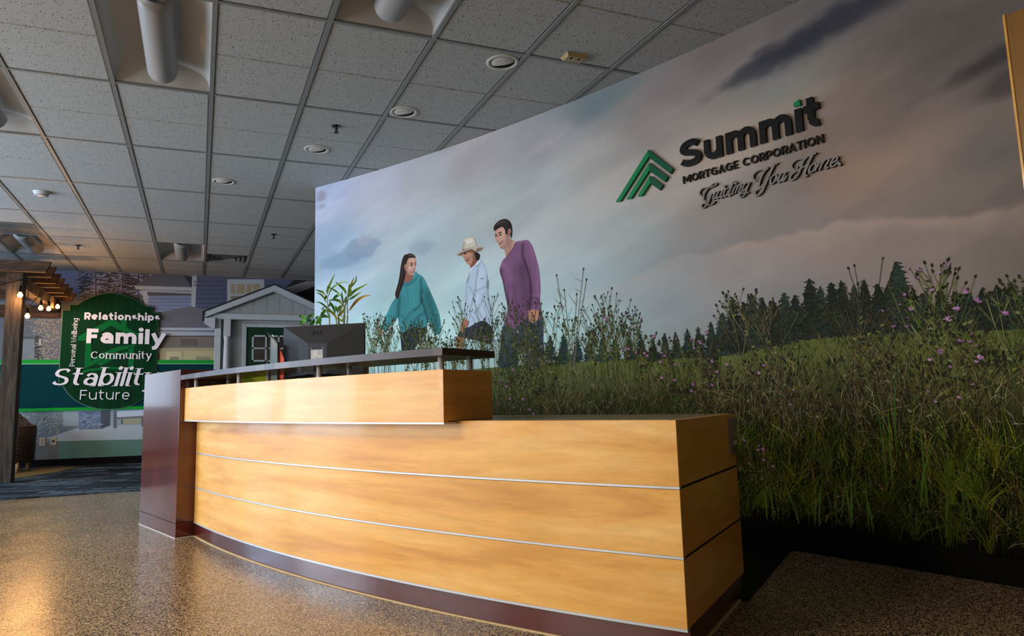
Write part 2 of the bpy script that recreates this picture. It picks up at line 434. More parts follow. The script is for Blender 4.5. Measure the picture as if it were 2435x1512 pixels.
def sprinkler(x, y, label):
    r = thing('sprinkler_head', label, 'sprinkler', (x, y, CEIL), 'fire sprinkler heads')
    mb = MB(); mb.lathe([(.001, -.004), (.03, -.006), (.036, 0)], 20); o = link('escutcheon', mb.mesh('e'), r, (0, 0, 0)); o.data.materials.append(M_metal)
    mb = MB(); mb.lathe([(.008, -.004), (.009, -.02), (.005, -.04), (.004, -.05)], 12)
    for s in (-1, 1): mb.tube([(s * .007, 0, -.012), (s * .015, 0, -.03), (s * .004, 0, -.05)], .0025, 6)
    o = link('frame', mb.mesh('f'), r, (0, 0, 0)); o.data.materials.append(M_metal)
    mb = MB(); mb.lathe([(.001, -.05), (.02, -.052), (.021, -.054), (.001, -.055)], 16); o = link('deflector', mb.mesh('d'), r, (0, 0, 0)); o.data.materials.append(M_metal)
sprinkler(.938, 5.297, 'dark sprinkler head between two downlights')
sprinkler(.822, 9.044, 'small distant sprinkler head to the right of the air vent')
sprinkler(-1.527, 10.358, 'small distant sprinkler head near the pergola')
mb = MB(); mb.lathe([(.001, -.042), (.045, -.042), (.062, -.034), (.068, -.012), (.075, -.01), (.075, 0)], 28, Matrix.Translation((-1.501, 7.864, CEIL)))
r = thing('smoke_detector', 'round white smoke detector on the left side of the ceiling', 'smoke detector', (-1.501, 7.864, CEIL))
mb.build('detector_body', M_fix, r)
mb = MB(); mb.lathe([(.047, -.0425), (.055, -.040), (.056, -.037)], 28, Matrix.Translation((-1.501, 7.864, CEIL))); mb.build('vent_ring', M_bar, r)
# beige wiring box
r = thing('surface_box', 'small beige plastic wiring box on the ceiling', 'wiring box', (2.148, 3.70, CEIL)); M_beige = plain('beige_plastic', rgb(158, 136, 92), .5, 0, .4, .06)
mb = MB(); vv = [(-.075, -.05, 0), (.075, -.05, 0), (.075, .05, 0), (-.075, .05, 0), (-.06, -.034, -.022), (.06, -.034, -.022), (.06, .034, -.022), (-.06, .034, -.022)]
mb.add(vv, [(0, 1, 2, 3), (7, 6, 5, 4)] + [(k, (k + 1) % 4, 4 + (k + 1) % 4, 4 + k) for k in range(4)]); o = link('cover', mb.mesh('cover'), r, (0, 0, 0)); o.data.materials.append(M_beige)
for q in (-.025, .03):
    mb = MB(); mb.box((q - .012, -.022, -.0235), (q + .006, -.004, -.021)); o = link('socket', mb.mesh('s'), r, (0, 0, 0)); o.data.materials.append(M_dark)
    mb = MB(); mb.box((q + .008, -.026, -.0245), (q + .013, .0, -.021)); o = link('ridge', mb.mesh('s'), r, (0, 0, 0)); o.data.materials.append(M_fix)
# T-trim where ceiling meets the back wall
mb = MB(); mb.box((-5.6, YB - .03, CEIL - .012), (4.7, YB, CEIL + .0)); struct(mb.build('trim_1', M_bar))
# the lit troffers left of the picture: glowing lens panels in the grid
t = NT('lit_lens'); t.p.inputs['Emission Color'].default_value = (1, .86, .66, 1); t.p.inputs['Emission Strength'].default_value = 1; M_lens = t.set(.5, 0, .3, (.9, .88, .82))
for i, j in ((-2, -2), (-3, 0)):
    mb = MB(); mb.box((gx(i) + .015, gy(j) + .015, CEIL - .012), (gx(i) + U - .015, gy(j) + 2 * U - .015, CEIL + .03)); mb.build('lit_troffer', M_lens, ceiling)
# ================================================================ reception desk (arc about DC)
DC = (8.1494, 6.9543); DR = 8.387
A_L, A_U, A_R = math.radians(193.43), math.radians(210.83), math.radians(216.84)
def dpt(r, a, z): return (DC[0] + r * math.cos(a), DC[1] + r * math.sin(a), z)
CH = math.atan2(1.93 - 5.0, 1.443 + .016)          # chord direction of the desk front
M_maple = wood('maple_veneer', rgb(196, 132, 58), rgb(228, 168, 84), rgb(246, 202, 126), -CH, .42, .35, .12, .9)
M_maple_side = wood('maple_veneer_end', rgb(196, 128, 50), rgb(222, 158, 70), rgb(238, 184, 100), -math.atan2(.574, .819), .34, .4, .25, .9)
M_mahog = wood('mahogany', rgb(52, 15, 10), rgb(78, 26, 17), rgb(98, 37, 25), 0, .2, .5, .6, 1.5, True)
M_plinth = wood('mahogany_plinth', rgb(54, 17, 13), rgb(76, 26, 20), rgb(94, 36, 28), -CH, .28, .5, .4, 1.2)
M_steel = plain('brushed_aluminium', rgb(196, 200, 205), .38, .35, .5, .08, 8, (1, 1, 40))
M_post = plain('satin_post', rgb(228, 226, 220), .38, .1, .5, .04)
M_reveal = plain('reveal_black', rgb(14, 12, 10), .7, 0, .3, .05)
M_caulk = plain('caulk', rgb(205, 178, 132), .6, 0, .4, .06)
M_counter = wood('dark_counter', rgb(34, 17, 12), rgb(58, 32, 24), rgb(84, 50, 40), -CH, .3, .5, .2, 2.2)
t = NT('counter_edge'); v = t.coords((1, 1, 1), (0, 0, -CH))
vo = t.n('ShaderNodeTexVoronoi'); vo.voronoi_dimensions = '1D'; vo.inputs['Scale'].default_value = 9
sp = t.n('ShaderNodeSeparateXYZ'); t.l(v, sp.inputs[0]); t.l(sp.outputs[0], vo.inputs['W'])
se = t.n('ShaderNodeSeparateColor'); t.l(vo.outputs['Color'], se.inputs[0])
cE = t.ramp(se.outputs[0], [(0, rgb(50, 33, 27)), (.6, rgb(64, 46, 40)), (1, rgb(98, 82, 78))])
gE = t.ramp(t.noise(t.coords((30, 30, 240)), 3, 4), [(.35, (.55,) * 3), (.65, (1.25,) * 3)])
M_edge = t.set(.4, 0, .3, t.mul(cE, gE))
M_worktop = plain('worktop_laminate', rgb(150, 132, 104), .16, 0, .6, .1, 40, (1, 6, 1))
def arc_slab(name, r0, r1, a0, a1, z0, z1, mat, parent, n=56, col=None):
    mb = MB(); v = []
    for i in range(n + 1):
        a = a0 + (a1 - a0) * i / n
        v += [dpt(r0, a, z0), dpt(r0, a, z1), dpt(r1, a, z1), dpt(r1, a, z0)]
    f = [(4 * i + k, 4 * i + (k + 1) % 4, 4 * i + 4 + (k + 1) % 4, 4 * i + 4 + k) for i in range(n) for k in range(4)]
    f += [(0, 1, 2, 3), (4 * n + 3, 4 * n + 2, 4 * n + 1, 4 * n)]
    mb.add(v, f); return mb.build(name, mat, parent)
desk = thing('reception_desk', 'long curved maple reception desk with mahogany end pillar and raised dark counter', 'desk', (.7, 3.4, 0))
DEP = .832; RI = DR - DEP
ZS = [.092, .305, .522, .738]
arc_slab('plinth', DR - .008, DR - .05, A_L - .004, A_R + .0006, 0, .086, M_plinth, desk)
arc_slab('plinth_strip', DR + .002, DR - .03, A_L, A_R, .084, .0925, M_steel, desk)
arc_slab('caulk_bead', DR - .001, DR - .02, A_L, A_R + .0008, 0, .005, M_caulk, desk)
for k in range(3):
    z0 = ZS[k] + (.0 if k == 0 else .0045); z1 = ZS[k + 1] - (.0045 if k < 2 else 0)
    bevel(arc_slab('front_panel', DR, DR - .03, A_L, A_R, z0, z1, M_maple, desk), .0012, 1)
    if k:
        arc_slab('metal_strip', DR + .0015, DR - .02, A_L, A_R, ZS[k] - .0028, ZS[k] + .0045, M_steel, desk)
        arc_slab('shadow_reveal', DR - .004, DR - .025, A_L, A_R, ZS[k] - .0046, ZS[k] - .0028, M_reveal, desk)
# end face: panels standing along the radius at the right end
er = Vector((-math.cos(A_R), -math.sin(A_R), 0)); et = Vector((-math.sin(A_R), math.cos(A_R), 0))   # into the desk / outwards past the end
if et.x < 0: pass
F0 = Vector(dpt(DR, A_R, 0))
def endbox(name, d0, d1, t0, t1, z0, z1, mat, parent=desk):
    mb = MB(); M = Matrix(((er.x, et.x, 0, F0.x), (er.y, et.y, 0, F0.y), (0, 0, 1, 0), (0, 0, 0, 1)))
    mb.box((d0, t0, z0), (d1, t1, z1), M); return mb.build(name, mat, parent)
for k in range(3):
    z0 = ZS[k] + (.0 if k == 0 else .0045); z1 = ZS[k + 1] - (.0045 if k < 2 else 0)
    bevel(endbox('side_panel', .0015, DEP, -.03, .0005, z0, z1, M_maple_side), .0012, 1)
    if k: endbox('side_reveal', .002, DEP, -.03, -.003, ZS[k] - .005, ZS[k] + .005, M_reveal)
endbox('side_plinth', .01, DEP - .02, -.05, -.008, 0, .088, M_plinth)
endbox('side_caulk', .0, DEP - .02, -.03, -.001, 0, .005, M_caulk)
arc_slab('worktop', DR - .028, RI, A_L, A_R - .0034, .705, .7385, M_worktop, desk)
arc_slab('modesty_wall', DR - .05, DR - .09, A_L, A_R - .0036, .0, .705, M_maple, desk)
# raised transaction ledge
UR = DR + .08
bevel(arc_slab('ledge_front', UR, UR - .03, A_L - .002, A_U, .735, .9385, M_maple, desk), .0012, 1)
arc_slab('ledge_strip', UR + .0015, UR - .26, A_L - .002, A_U + .0002, .7275, .735, M_steel, desk)
arc_slab('ledge_back', UR - .285, UR - .315, A_L, A_U, .7385, .9385, M_maple, desk)
arc_slab('ledge_top', UR - .03, UR - .285, A_L, A_U - .003, .92, .938, M_maple, desk)
ue = Vector((-math.cos(A_U), -math.sin(A_U), 0)); un = Vector((-math.sin(A_U), math.cos(A_U), 0)); U0 = Vector(dpt(UR, A_U, 0))
mb = MB(); M = Matrix(((ue.x, un.x, 0, U0.x), (ue.y, un.y, 0, U0.y), (0, 0, 1, 0), (0, 0, 0, 1)))
mb.box((.0, -.025, .739), (.315, .0006, .9385), M); bevel(mb.build('ledge_end', M_maple_side, desk), .0012, 1)
# counter slab on eight posts
A_C = math.radians(211.0)
arc_slab('counter_top', UR + .024, UR - .307, A_L, A_C, .992, 1.02, M_counter, desk)
arc_slab('counter_edge', UR + .030, UR + .022, A_L, A_C - .0002, .991, 1.0205, M_edge, desk)
for R_, angs in ((8.415, (193.94, 199.29, 205.04, 210.46)), (8.2, (193.6, 198.6, 204.64, 210.28))):
    for a in angs:
        mb = MB(); x, y, _ = dpt(R_, math.radians(a), 0)
        mb.lathe([(.0, .9385), (.0165, .9385), (.0165, .942), (.0128, .943), (.0128, .99), (.0, .992)], 20, Matrix.Translation((x, y, 0)))
        mb.build('post', M_post, desk)
# mahogany end pillar
p0 = Vector((-.3724, 5.7226)); p1 = Vector((-.1159, 4.9719)); lv = (p1 - p0); pv = Vector((-lv.y, lv.x)).normalized()
if pv.x < 0: pv = -pv
lv = lv.normalized()
def pill(name, e, z0, z1, mat):
    a = p0 - lv * e - pv * e; L = (p1 - p0).length + 2 * e; Wd = .42 + 2 * e
    mb = MB(); M = Matrix(((lv.x, pv.x, 0, a.x), (lv.y, pv.y, 0, a.y), (0, 0, 1, 0), (0, 0, 0, 1)))
    mb.box((0, 0, z0), (L, Wd, z1), M); return bevel(mb.build(name, mat, desk), .002, 2)
pill('pillar_base', 0, 0, .089, M_mahog); pill('pillar_reveal', -.004, .089, .0925, M_reveal); pill('pillar', 0, .0925, 1.06, M_mahog)
pill('pillar_caulk', .005, 0, .0045, M_white)
# little grey plaque near the far end of the desk's end panel
pl = thing('wall_plaque', 'small grey plaque with pale lettering on the end of the desk', 'plaque', tuple(F0 + er * .76 + Vector((0, 0, .62))))
endbox('plate', .72, .826, .0005, .009, .575, .722, plain('plaque_grey', rgb(150, 142, 128), .35, .3, .5, .05), pl)
endbox('lower_band', .73, .826, .009, .0105, .575, .638, plain('plaque_dark', rgb(92, 88, 80), .35, .2, .5, .05), pl)
M_pale = plain('pale_ink', rgb(205, 200, 186), .5, 0, .4, .03)
for q, w_ in ((.742, .008), (.757, .013), (.776, .008), (.788, .013), (.806, .01)): endbox('mark', q, q + w_, .0105, .0112, .612, .632, M_pale, pl)

# ---------------------------------------------------------------- things on the desk
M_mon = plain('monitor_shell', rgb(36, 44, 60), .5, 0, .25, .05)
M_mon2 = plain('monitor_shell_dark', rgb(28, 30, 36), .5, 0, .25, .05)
M_scr = plain('screen_glass', rgb(10, 10, 12), .12, 0, .6, .02)
ml = Vector((.478, 4.525, 0)); mr = Vector((.918, 4.21, 0)); mx = (mr - ml).normalized(); mn = Vector((mx.y, -mx.x, 0))
if mn.dot(ml) > 0: mn = -mn                       # the back faces the visitors
mon = thing('computer_monitor', 'black computer monitor seen from behind, on the desk', 'monitor', tuple((ml + mr) / 2 + Vector((0, 0, .7385))))
def mpt(u, z, d): p = ml + mx * u + mn * d; return (p.x, p.y, z)
W_, zb, zt = .541, .978, 1.30
mb = MB(); mb.prism([(0, zb), (W_, zb), (W_, zt), (0, zt)], lambda u, z: mpt(u, z, -.022), lambda u, z: mpt(u, z, -.004)); bevel(mb.build('bezel', M_scr, mon), .002, 1)
# back shell: a shallow pyramid sloping up to a raised centre block
a = [mpt(.002, zb + .002, -.004), mpt(W_ - .002, zb + .002, -.004), mpt(W_ - .002, zt - .002, -.004), mpt(.002, zt - .002, -.004)]
b = [mpt(.185, zb + .02, .03), mpt(.31, zb + .02, .03), mpt(.31, zt - .115, .03), mpt(.185, zt - .115, .03)]
mb = MB(); mb.add([a[3], a[0], b[0], b[3]], [(0, 1, 2, 3)]); mb.build('shell_left', M_mon, mon)
mb = MB(); mb.add([a[1], a[2], b[2], b[1], a[0], b[0]], [(0, 1, 2, 3), (4, 0, 3, 5)]); mb.build('shell_right', M_mon2, mon)
mb = MB(); mb.add([a[2], a[3], b[3], b[2]], [(0, 1, 2, 3)]); mb.build('shell_top', M_mon2, mon)
mb = MB(); mb.add(b, [(0, 1, 2, 3)]); mb.build('mount_plate', M_mon, mon)
def mbox(name, u0, u1, z0, z1, d0, d1, mat, par=mon):
    mb = MB(); mb.prism([(u0, z0), (u1, z0), (u1, z1), (u0, z1)], lambda u, z: mpt(u, z, d0), lambda u, z: mpt(u, z, d1)); return mb.build(name, mat, par)
mbox('rating_label', .205, .285, zb + .098, zb + .168, .030, .0312, plain('label_silver', rgb(150, 152, 156), .4, .2, .5, .35, 60, (1, 1, 4)))
mbox('barcode_sticker', .222, .25, zb + .130, zb + .164, .0312, .0318, M_white)
mbox('label_text', .208, .283, zb + .124, zb + .130, .0312, .0318, M_white)
mbox('label_text', .208, .24, zb + .117, zb + .122, .0312, .0318, M_white)
mbox('port_slot', .222, .265, zb + .075, zb + .094, .030, .0308, plain('slot_grey', rgb(104, 112, 128), .5))
mbox('handle_recess', .193, .3, zb + .055, zb + .068, .029, .031, M_scr)
for u in (.205, .285):
    for z in (zb + .085, zb + .178): mbox('screw_hole', u - .003, u + .003, z - .003, z + .003, .03, .0306, M_scr)
mbox('stand_neck', .225, .27, .745, zb + .06, .012, .034, M_mon2)
mbox('stand_foot', .15, .345, .7386, .75, -.12, .07, M_mon2)
# emblem and letters on the back
mb = MB()
ctr = (.207, zt - .054); qy = .5
def ring(cu, cz, r0, r1, n=28, a0=0, a1=2 * math.pi):
    out = []
    for i in range(n):
        p, q = a0 + (a1 - a0) * i / n, a0 + (a1 - a0) * (i + 1) / n
        out.append([(cu + r0 * math.cos(p), cz + r0 * math.sin(p)), (cu + r1 * math.cos(p), cz + r1 * math.sin(p)), (cu + r1 * math.cos(q), cz + r1 * math.sin(q)), (cu + r0 * math.cos(q), cz + r0 * math.sin(q))])
    return out
def top_d(z): return -.004 + .034 * min(1, max(0, (zt - .002 - z) / .113)) + .0012
def flat(polys, mb, lift=0):
    for p in polys: mb.add([mpt(u, z, top_d(z) + lift) for u, z in p], [tuple(t_) for t_ in tessellate_polygon([[Vector((q[0], q[1], 0)) for q in p]])])
# ================================================================ lettering: strokes with a width, cap height 1
XH = .77
def arc(cx, cy, rx, ry, a0, a1, n=14):
    return [(cx + rx * math.cos(math.radians(a0 + (a1 - a0) * i / n)), cy + ry * math.sin(math.radians(a0 + (a1 - a0) * i / n))) for i in range(n + 1)]
def ell(cx, cy, r, n=18): return ('dot', cx, cy, r)
def glyph(ch, w):
    """centre-line strokes and advance width of a letter drawn with stroke width w"""
    h = w / 2; X = XH; bw = .70 + w * .25       # bowl width
    xr = bw - h; cx = bw / 2; rx = cx - h; ry = X / 2 - h
    if ch == ' ': return [], .34
    if ch == '.': return [ell(h, h, h * 1.1)], w * 1.1
    if ch in 'il':
        s = [[(h, 0), (h, X if ch == 'i' else 1.04)]]
        if ch == 'i': s.append(ell(h, 1.0, h * 1.15))
        return s, w
    if ch == 'o': return [arc(cx, X / 2, rx, ry, 90, 450, 28)], bw
    if ch == 'e': return [arc(cx, X / 2, rx, ry, 5, 315, 26), [(h * .8, X / 2), (bw - h * .9, X / 2)]], bw
    if ch == 'c': return [arc(cx, X / 2, rx, ry, 45, 315, 22)], bw * .94
    if ch in 'nhru':
        r2 = (bw - w) / 2 * .98; x2 = h + 2 * r2; top = arc(h + r2, X - h - min(r2, .32), r2, min(r2, .32), 180, 0, 14)
        if ch == 'n': return [[(h, 0), (h, X)], [(h, X * .45)] + top + [(x2, 0)]], x2 + h
        if ch == 'h': return [[(h, 0), (h, 1.04)], [(h, X * .45)] + top + [(x2, 0)]], x2 + h
        if ch == 'r': return [[(h, 0), (h, X)], [(h, X * .45)] + arc(h + r2, X - h - r2, r2, r2, 180, 82, 8)], h + r2 * 1.25
        bot = arc(h + r2, h + min(r2, .32), r2, min(r2, .32), 180, 360, 14)
        return [[(h, X)] + bot + [(x2, X * .5)], [(x2, X), (x2, 0)]], x2 + h
    if ch == 'm':
        r2 = (bw - w) / 2 * .88; o = []; yy = X - h - min(r2, .3); q = min(r2, .3)
        a1 = [(h, X * .45)] + arc(h + r2, yy, r2, q, 180, 0, 12) + [(h + 2 * r2, 0)]
        a2 = [(h + 2 * r2, X * .5)] + arc(h + 3 * r2, yy, r2, q, 180, 0, 12) + [(h + 4 * r2, 0)]
        return [[(h, 0), (h, X)], a1, a2], 4 * r2 + w
    if ch == 't':
        x = h + .12
        return [[(x, 1.0), (x, .30)] + arc(x + .2, h + .2, .2, .2, 180, 285, 8), [(0, X - h), (x + .30, X - h)]], x + .33
    if ch == 'a':
        b2 = bw * .92; c2 = b2 / 2
        return [arc(c2, X - h - .24, c2 - h, .24, 150, 0, 12) + [(b2 - h, 0)], arc(c2 * .96, h + .17, c2 * .96 - h, .17, 40, 320, 20), [(c2, h + .34), (b2 - h, h + .34)]], b2
    if ch == 's':
        q = (X - w) / 4; x0 = .30
        return [arc(x0, X - h - q, x0 - h, q, 35, 270, 14) + arc(x0, h + q, x0 - h * .9, q, 90, -145, 14)], x0 * 2
    if ch in 'pb':
        y0, y1 = (-.27, X) if ch == 'p' else (0, 1.04)
        return [[(h, y0), (h, y1)], arc(cx, X / 2, rx, ry, 180, 540, 28)], bw
    if ch == 'g': return [[(xr, X), (xr, .02)] + arc(cx, -.02, rx, .22, 0, -140, 12), arc(cx, X / 2, rx, ry, 0, 360, 28)], bw
    if ch == 'y': 
        m_ = bw * .52; return [[(h * .7, X), (m_, .02)], [(bw - h * .4, X), (m_ - .11, -.17), (m_ - .19, -.26), (m_ - .34, -.26)]], bw
    if ch == 'v': return [[(h * .7, X), (bw / 2, 0), (bw - h * .7, X)]], bw
    if ch == 'S':
        k = (1 - w) / .78; S_ = [(.70, .78), (.58, .875), (.40, .89), (.20, .83), (.12, .69), (.20, .57), (.42, .50), (.63, .42), (.71, .28), (.62, .155), (.41, .11), (.21, .135), (.07, .235)]
        return [[(x + h * .35, .5 + (y - .5) * k) for x, y in (tuple(p) for p in smooth_path(S_, 4))]], .80 + h * .6
    R = .5
    if ch == 'O': return [arc(.5, .5, .5 - h, .5 - h, 90, 450, 32)], 1.0
    if ch == 'C': return [arc(.5, .5, .5 - h, .5 - h, 42, 318, 26)], .92
    if ch == 'G': return [arc(.5, .5, .5 - h, .5 - h, 42, 330, 26) + [(.93 - h, .14), (.93 - h, .48)], [(.58, .48), (.93, .48)]], .96
    if ch == 'M': return [[(h, 0), (h, 1)], [(h, .96), (.58, .30), (1.16 - h, .96)], [(1.16 - h, 1), (1.16 - h, 0)]], 1.16
    if ch == 'N': return [[(h, 0), (h, 1)], [(h, .97), (.82 - h, .03)], [(.82 - h, 0), (.82 - h, 1)]], .82
    if ch in 'RP':
        s = [[(h, 0), (h, 1)], [(h, 1 - h), (.40, 1 - h)] + arc(.40, .5 + .5 - h - (.5 - h) * .62, .27, (.5 - h) * .62, 90, -90, 14) + [(h, 1 - h - (.5 - h) * 1.24)]]
        if ch == 'R': s.append([(.40, 1 - h - (.5 - h) * 1.24), (.70 - h * .6, 0)])
        return s, .72
    if ch == 'T': return [[(.36, 0), (.36, 1)], [(0, 1 - h), (.72, 1 - h)]], .72
    if ch == 'A': return [[(h * .6, 0), (.43, 1 - h * .4), (.86 - h * .6, 0)], [(.18, .28), (.68, .28)]], .86
    if ch in 'EFL':
        s = [[(h, 0), (h, 1)]]
        if ch != 'L': s += [[(h, 1 - h), (.62, 1 - h)], [(h, .48), (.56, .48)]]
        if ch != 'F': s += [[(h, h), (.62, h)]]
        return s, .64
    if ch == 'I': return [[(h, 0), (h, 1)]], w
    if ch == 'W': return [[(h * .7, 1), (.30, 0), (.58, .95), (.86, 0), (1.16 - h * .7, 1)]], 1.16
    if ch == 'Y': return [[(.02, 1), (.4, .45), (.78, 1)], [(.4, .45), (.4, 0)]], .8
    raise KeyError(ch)
def ribbon(pts, width):
    """outline quads along a line; width is a number or one per point"""
    P = [np.array(p, float) for p in pts]; n = len(P)
    W = width if hasattr(width, '__len__') else [width] * n
    L, Rr = [], []
    for i in range(n):
        a = P[i] - P[i - 1] if i else P[1] - P[0]; b = P[i + 1] - P[i] if i < n - 1 else a
        a = a / (np.hypot(*a) + 1e-12); b = b / (np.hypot(*b) + 1e-12); t_ = a + b; ln = np.hypot(*t_)
        t_ = t_ / ln if ln > 1e-6 else a
        nn = np.array([-t_[1], t_[0]]); k = min(1.8, 1 / max(.3, nn @ np.array([-a[1], a[0]])))
        L.append(P[i] + nn * W[i] / 2 * k); Rr.append(P[i] - nn * W[i] / 2 * k)
    return [[L[i], Rr[i], Rr[i + 1], L[i + 1]] for i in range(n - 1)]
def outline(pts, width):
    """one closed outline around a stroke"""
    q = ribbon(pts, width); return [r[0] for r in q] + [q[-1][3]] + [q[-1][2]] + [r[1] for r in reversed(q)]
def nib(pts, w, c):
    if c >= 1: return w
    out = []
    for i in range(len(pts)):
        a, b = pts[max(0, i - 1)], pts[min(len(pts) - 1, i + 1)]; d = math.hypot(b[0] - a[0], b[1] - a[1]) + 1e-9
        out.append(w * (c + (1 - c) * abs(b[1] - a[1]) / d))
    return out
def letter_quads(ch, w, contrast=1.0, serif=False):
    st, adv = glyph(ch, w); q = []
    for s in st:
        if isinstance(s, tuple):
            _, x, y, r = s; q.append([np.array((x + r * math.cos(2 * math.pi * k / 14), y + r * math.sin(2 * math.pi * k / 14))) for k in range(14)]); continue
        q.append(outline(s, nib(s, w, contrast)))
        if serif:
            for e, o in ((s[0], s[1]), (s[-1], s[-2])):
                if abs(e[0] - o[0]) < .45 * abs(e[1] - o[1]) and len(s) < 24:
                    yb = .028 if e[1] < o[1] else -.028; l_ = w * 1.15
                    if abs(e[1]) < .06 or abs(e[1] - XH) < .05 or e[1] > .95 or e[1] < -.2:
                        q.append([np.array(p) for p in ((e[0] - l_, e[1]), (e[0] + l_, e[1]), (e[0] + l_, e[1] + yb), (e[0] - l_, e[1] + yb))])
    return q, adv
def text_parts(text, w, gap=.14, contrast=1.0, serif=False, shear=0.0):
    """[(char, polygons)] laid out from x = 0, total width"""
    out = []; x = 0
    for ch in text:
        q, adv = letter_quads(ch, w, contrast, serif)
        if q: out.append((ch, [[np.array((p[0] + x + shear * p[1], p[1])) for p in poly] for poly in q]))
        x += adv + gap
    return out, x - gap
def solid(polys, f, d0, d1):
    """extrude 2-D outlines: f(u, v, d) -> 3-D; each later stroke stands a hair prouder"""
    mb = MB()
    for k, p in enumerate(polys):
        dk = d1 + .00015 * k; mb.prism([tuple(q) for q in p], lambda u, v: f(u, v, d0), lambda u, v: f(u, v, dk))
    return mb
def lettering(parent, text, f, w, d0, d1, mat, size, width, gap=.14, **k):
    """f(u, v, d) in metres; size = cap height, width = wished total width"""
    parts, tw = text_parts(text, w, gap, **k); sx = width / tw
    for ch, polys in parts:
        solid([[(p[0] * sx, p[1] * size) for p in poly] for poly in polys], f, d0, d1).build('letter', mat, parent)

# emblem and letters on the monitor's back shell
mb = MB(); M_ink = plain('black_ink', rgb(3, 3, 3), .5, 0, .1)
flat(ring(.207, zt - .050, 0.0, .0165), mb); mb.build('emblem', M_ink, mon)
mb = MB(); flat(ring(.207, zt - .050, .0105, .0125, 24, math.radians(20), math.radians(330)), mb, .0004); flat([[(.203, zt - .044), (.2055, zt - .044), (.2055, zt - .057), (.203, zt - .057)], [(.203, zt - .055), (.210, zt - .055), (.210, zt - .057), (.203, zt - .057)]], mb, .0004)
mb.build('emblem_line', plain('emblem_grey', rgb(74, 76, 82), .4), mon)
# the tool draws u from the left as the camera sees it
for ch, u0 in (('L', .2335), ('G', .2495)):
    q, adv = letter_quads(ch, .2); mb = MB()
    flat([[(u0 + p[0] * .0195, zt - .0605 + p[1] * .0215) for p in poly] for poly in q], mb); mb.build('letter', M_ink, mon)
# ================================================================ the printed mural on the curved wall
MUR = thing('wall_mural_print', 'huge wall mural of three people walking through a wildflower meadow under clouds', 'mural', wall_pt(2.8, 0, .001))
def vnoise(x, y, seed=0):
    """smooth value noise on arrays"""
    xi, yi = np.floor(x).astype(int), np.floor(y).astype(int); xf, yf = x - xi, y - yi
    def hsh(a, b):
        h_ = (a * 374761393 + b * 668265263 + seed * 974711) & 0x7fffffff
        h_ = ((h_ ^ (h_ >> 13)) * 1274126177) & 0x7fffffff
        return ((h_ ^ (h_ >> 16)) & 0xffff) / 65535.0
    u, v = xf * xf * (3 - 2 * xf), yf * yf * (3 - 2 * yf)
    return (hsh(xi, yi) * (1 - u) + hsh(xi + 1, yi) * u) * (1 - v) + (hsh(xi, yi + 1) * (1 - u) + hsh(xi + 1, yi + 1) * u) * v
def fbm(x, y, seed=0, o=5):
    r = 0; a = .5
    for k in range(o): r = r + a * vnoise(x * 2 ** k, y * 2 ** k, seed + k); a *= .5
    return r / .97
def sstep(a, b, x): 
    t_ = np.clip((x - a) / (b - a), 0, 1); return t_ * t_ * (3 - 2 * t_)

# --- sky: colours measured at points of the picture (photo pixel, sRGB) and blended over the wall; vignette darkening at the right partly painted in
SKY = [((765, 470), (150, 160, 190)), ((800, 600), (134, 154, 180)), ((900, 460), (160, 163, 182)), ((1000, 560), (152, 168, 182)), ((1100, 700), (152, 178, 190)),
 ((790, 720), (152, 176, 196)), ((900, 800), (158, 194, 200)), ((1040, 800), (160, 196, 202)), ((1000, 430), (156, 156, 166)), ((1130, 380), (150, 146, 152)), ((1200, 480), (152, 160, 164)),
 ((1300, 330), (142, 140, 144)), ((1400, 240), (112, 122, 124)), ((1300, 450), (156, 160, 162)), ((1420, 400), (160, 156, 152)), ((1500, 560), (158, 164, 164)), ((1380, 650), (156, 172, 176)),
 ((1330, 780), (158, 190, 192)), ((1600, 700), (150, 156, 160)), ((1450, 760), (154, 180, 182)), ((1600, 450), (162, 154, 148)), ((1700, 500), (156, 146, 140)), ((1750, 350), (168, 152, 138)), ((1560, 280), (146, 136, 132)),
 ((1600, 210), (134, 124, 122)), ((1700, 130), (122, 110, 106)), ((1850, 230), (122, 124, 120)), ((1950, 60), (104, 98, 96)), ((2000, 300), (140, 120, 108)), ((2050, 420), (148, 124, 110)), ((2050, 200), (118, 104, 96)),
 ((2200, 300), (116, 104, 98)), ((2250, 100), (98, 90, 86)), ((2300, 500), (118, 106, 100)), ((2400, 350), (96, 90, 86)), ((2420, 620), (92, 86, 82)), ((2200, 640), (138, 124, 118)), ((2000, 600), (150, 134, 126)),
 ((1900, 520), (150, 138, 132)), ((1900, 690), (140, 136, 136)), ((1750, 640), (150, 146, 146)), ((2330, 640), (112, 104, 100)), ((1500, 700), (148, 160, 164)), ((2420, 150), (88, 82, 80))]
NS, NZ = 460, 200; SMAX = SEND
ss = np.linspace(0, SMAX, NS + 1); zz = np.linspace(.113, CEIL - .002, NZ + 1); S, Zg = np.meshgrid(ss, zz)
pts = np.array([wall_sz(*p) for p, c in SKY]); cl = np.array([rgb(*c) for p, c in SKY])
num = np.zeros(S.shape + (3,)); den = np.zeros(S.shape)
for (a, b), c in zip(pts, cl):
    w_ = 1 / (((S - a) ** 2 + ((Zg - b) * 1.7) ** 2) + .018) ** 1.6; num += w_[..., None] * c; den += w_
skyc = num / den[..., None]
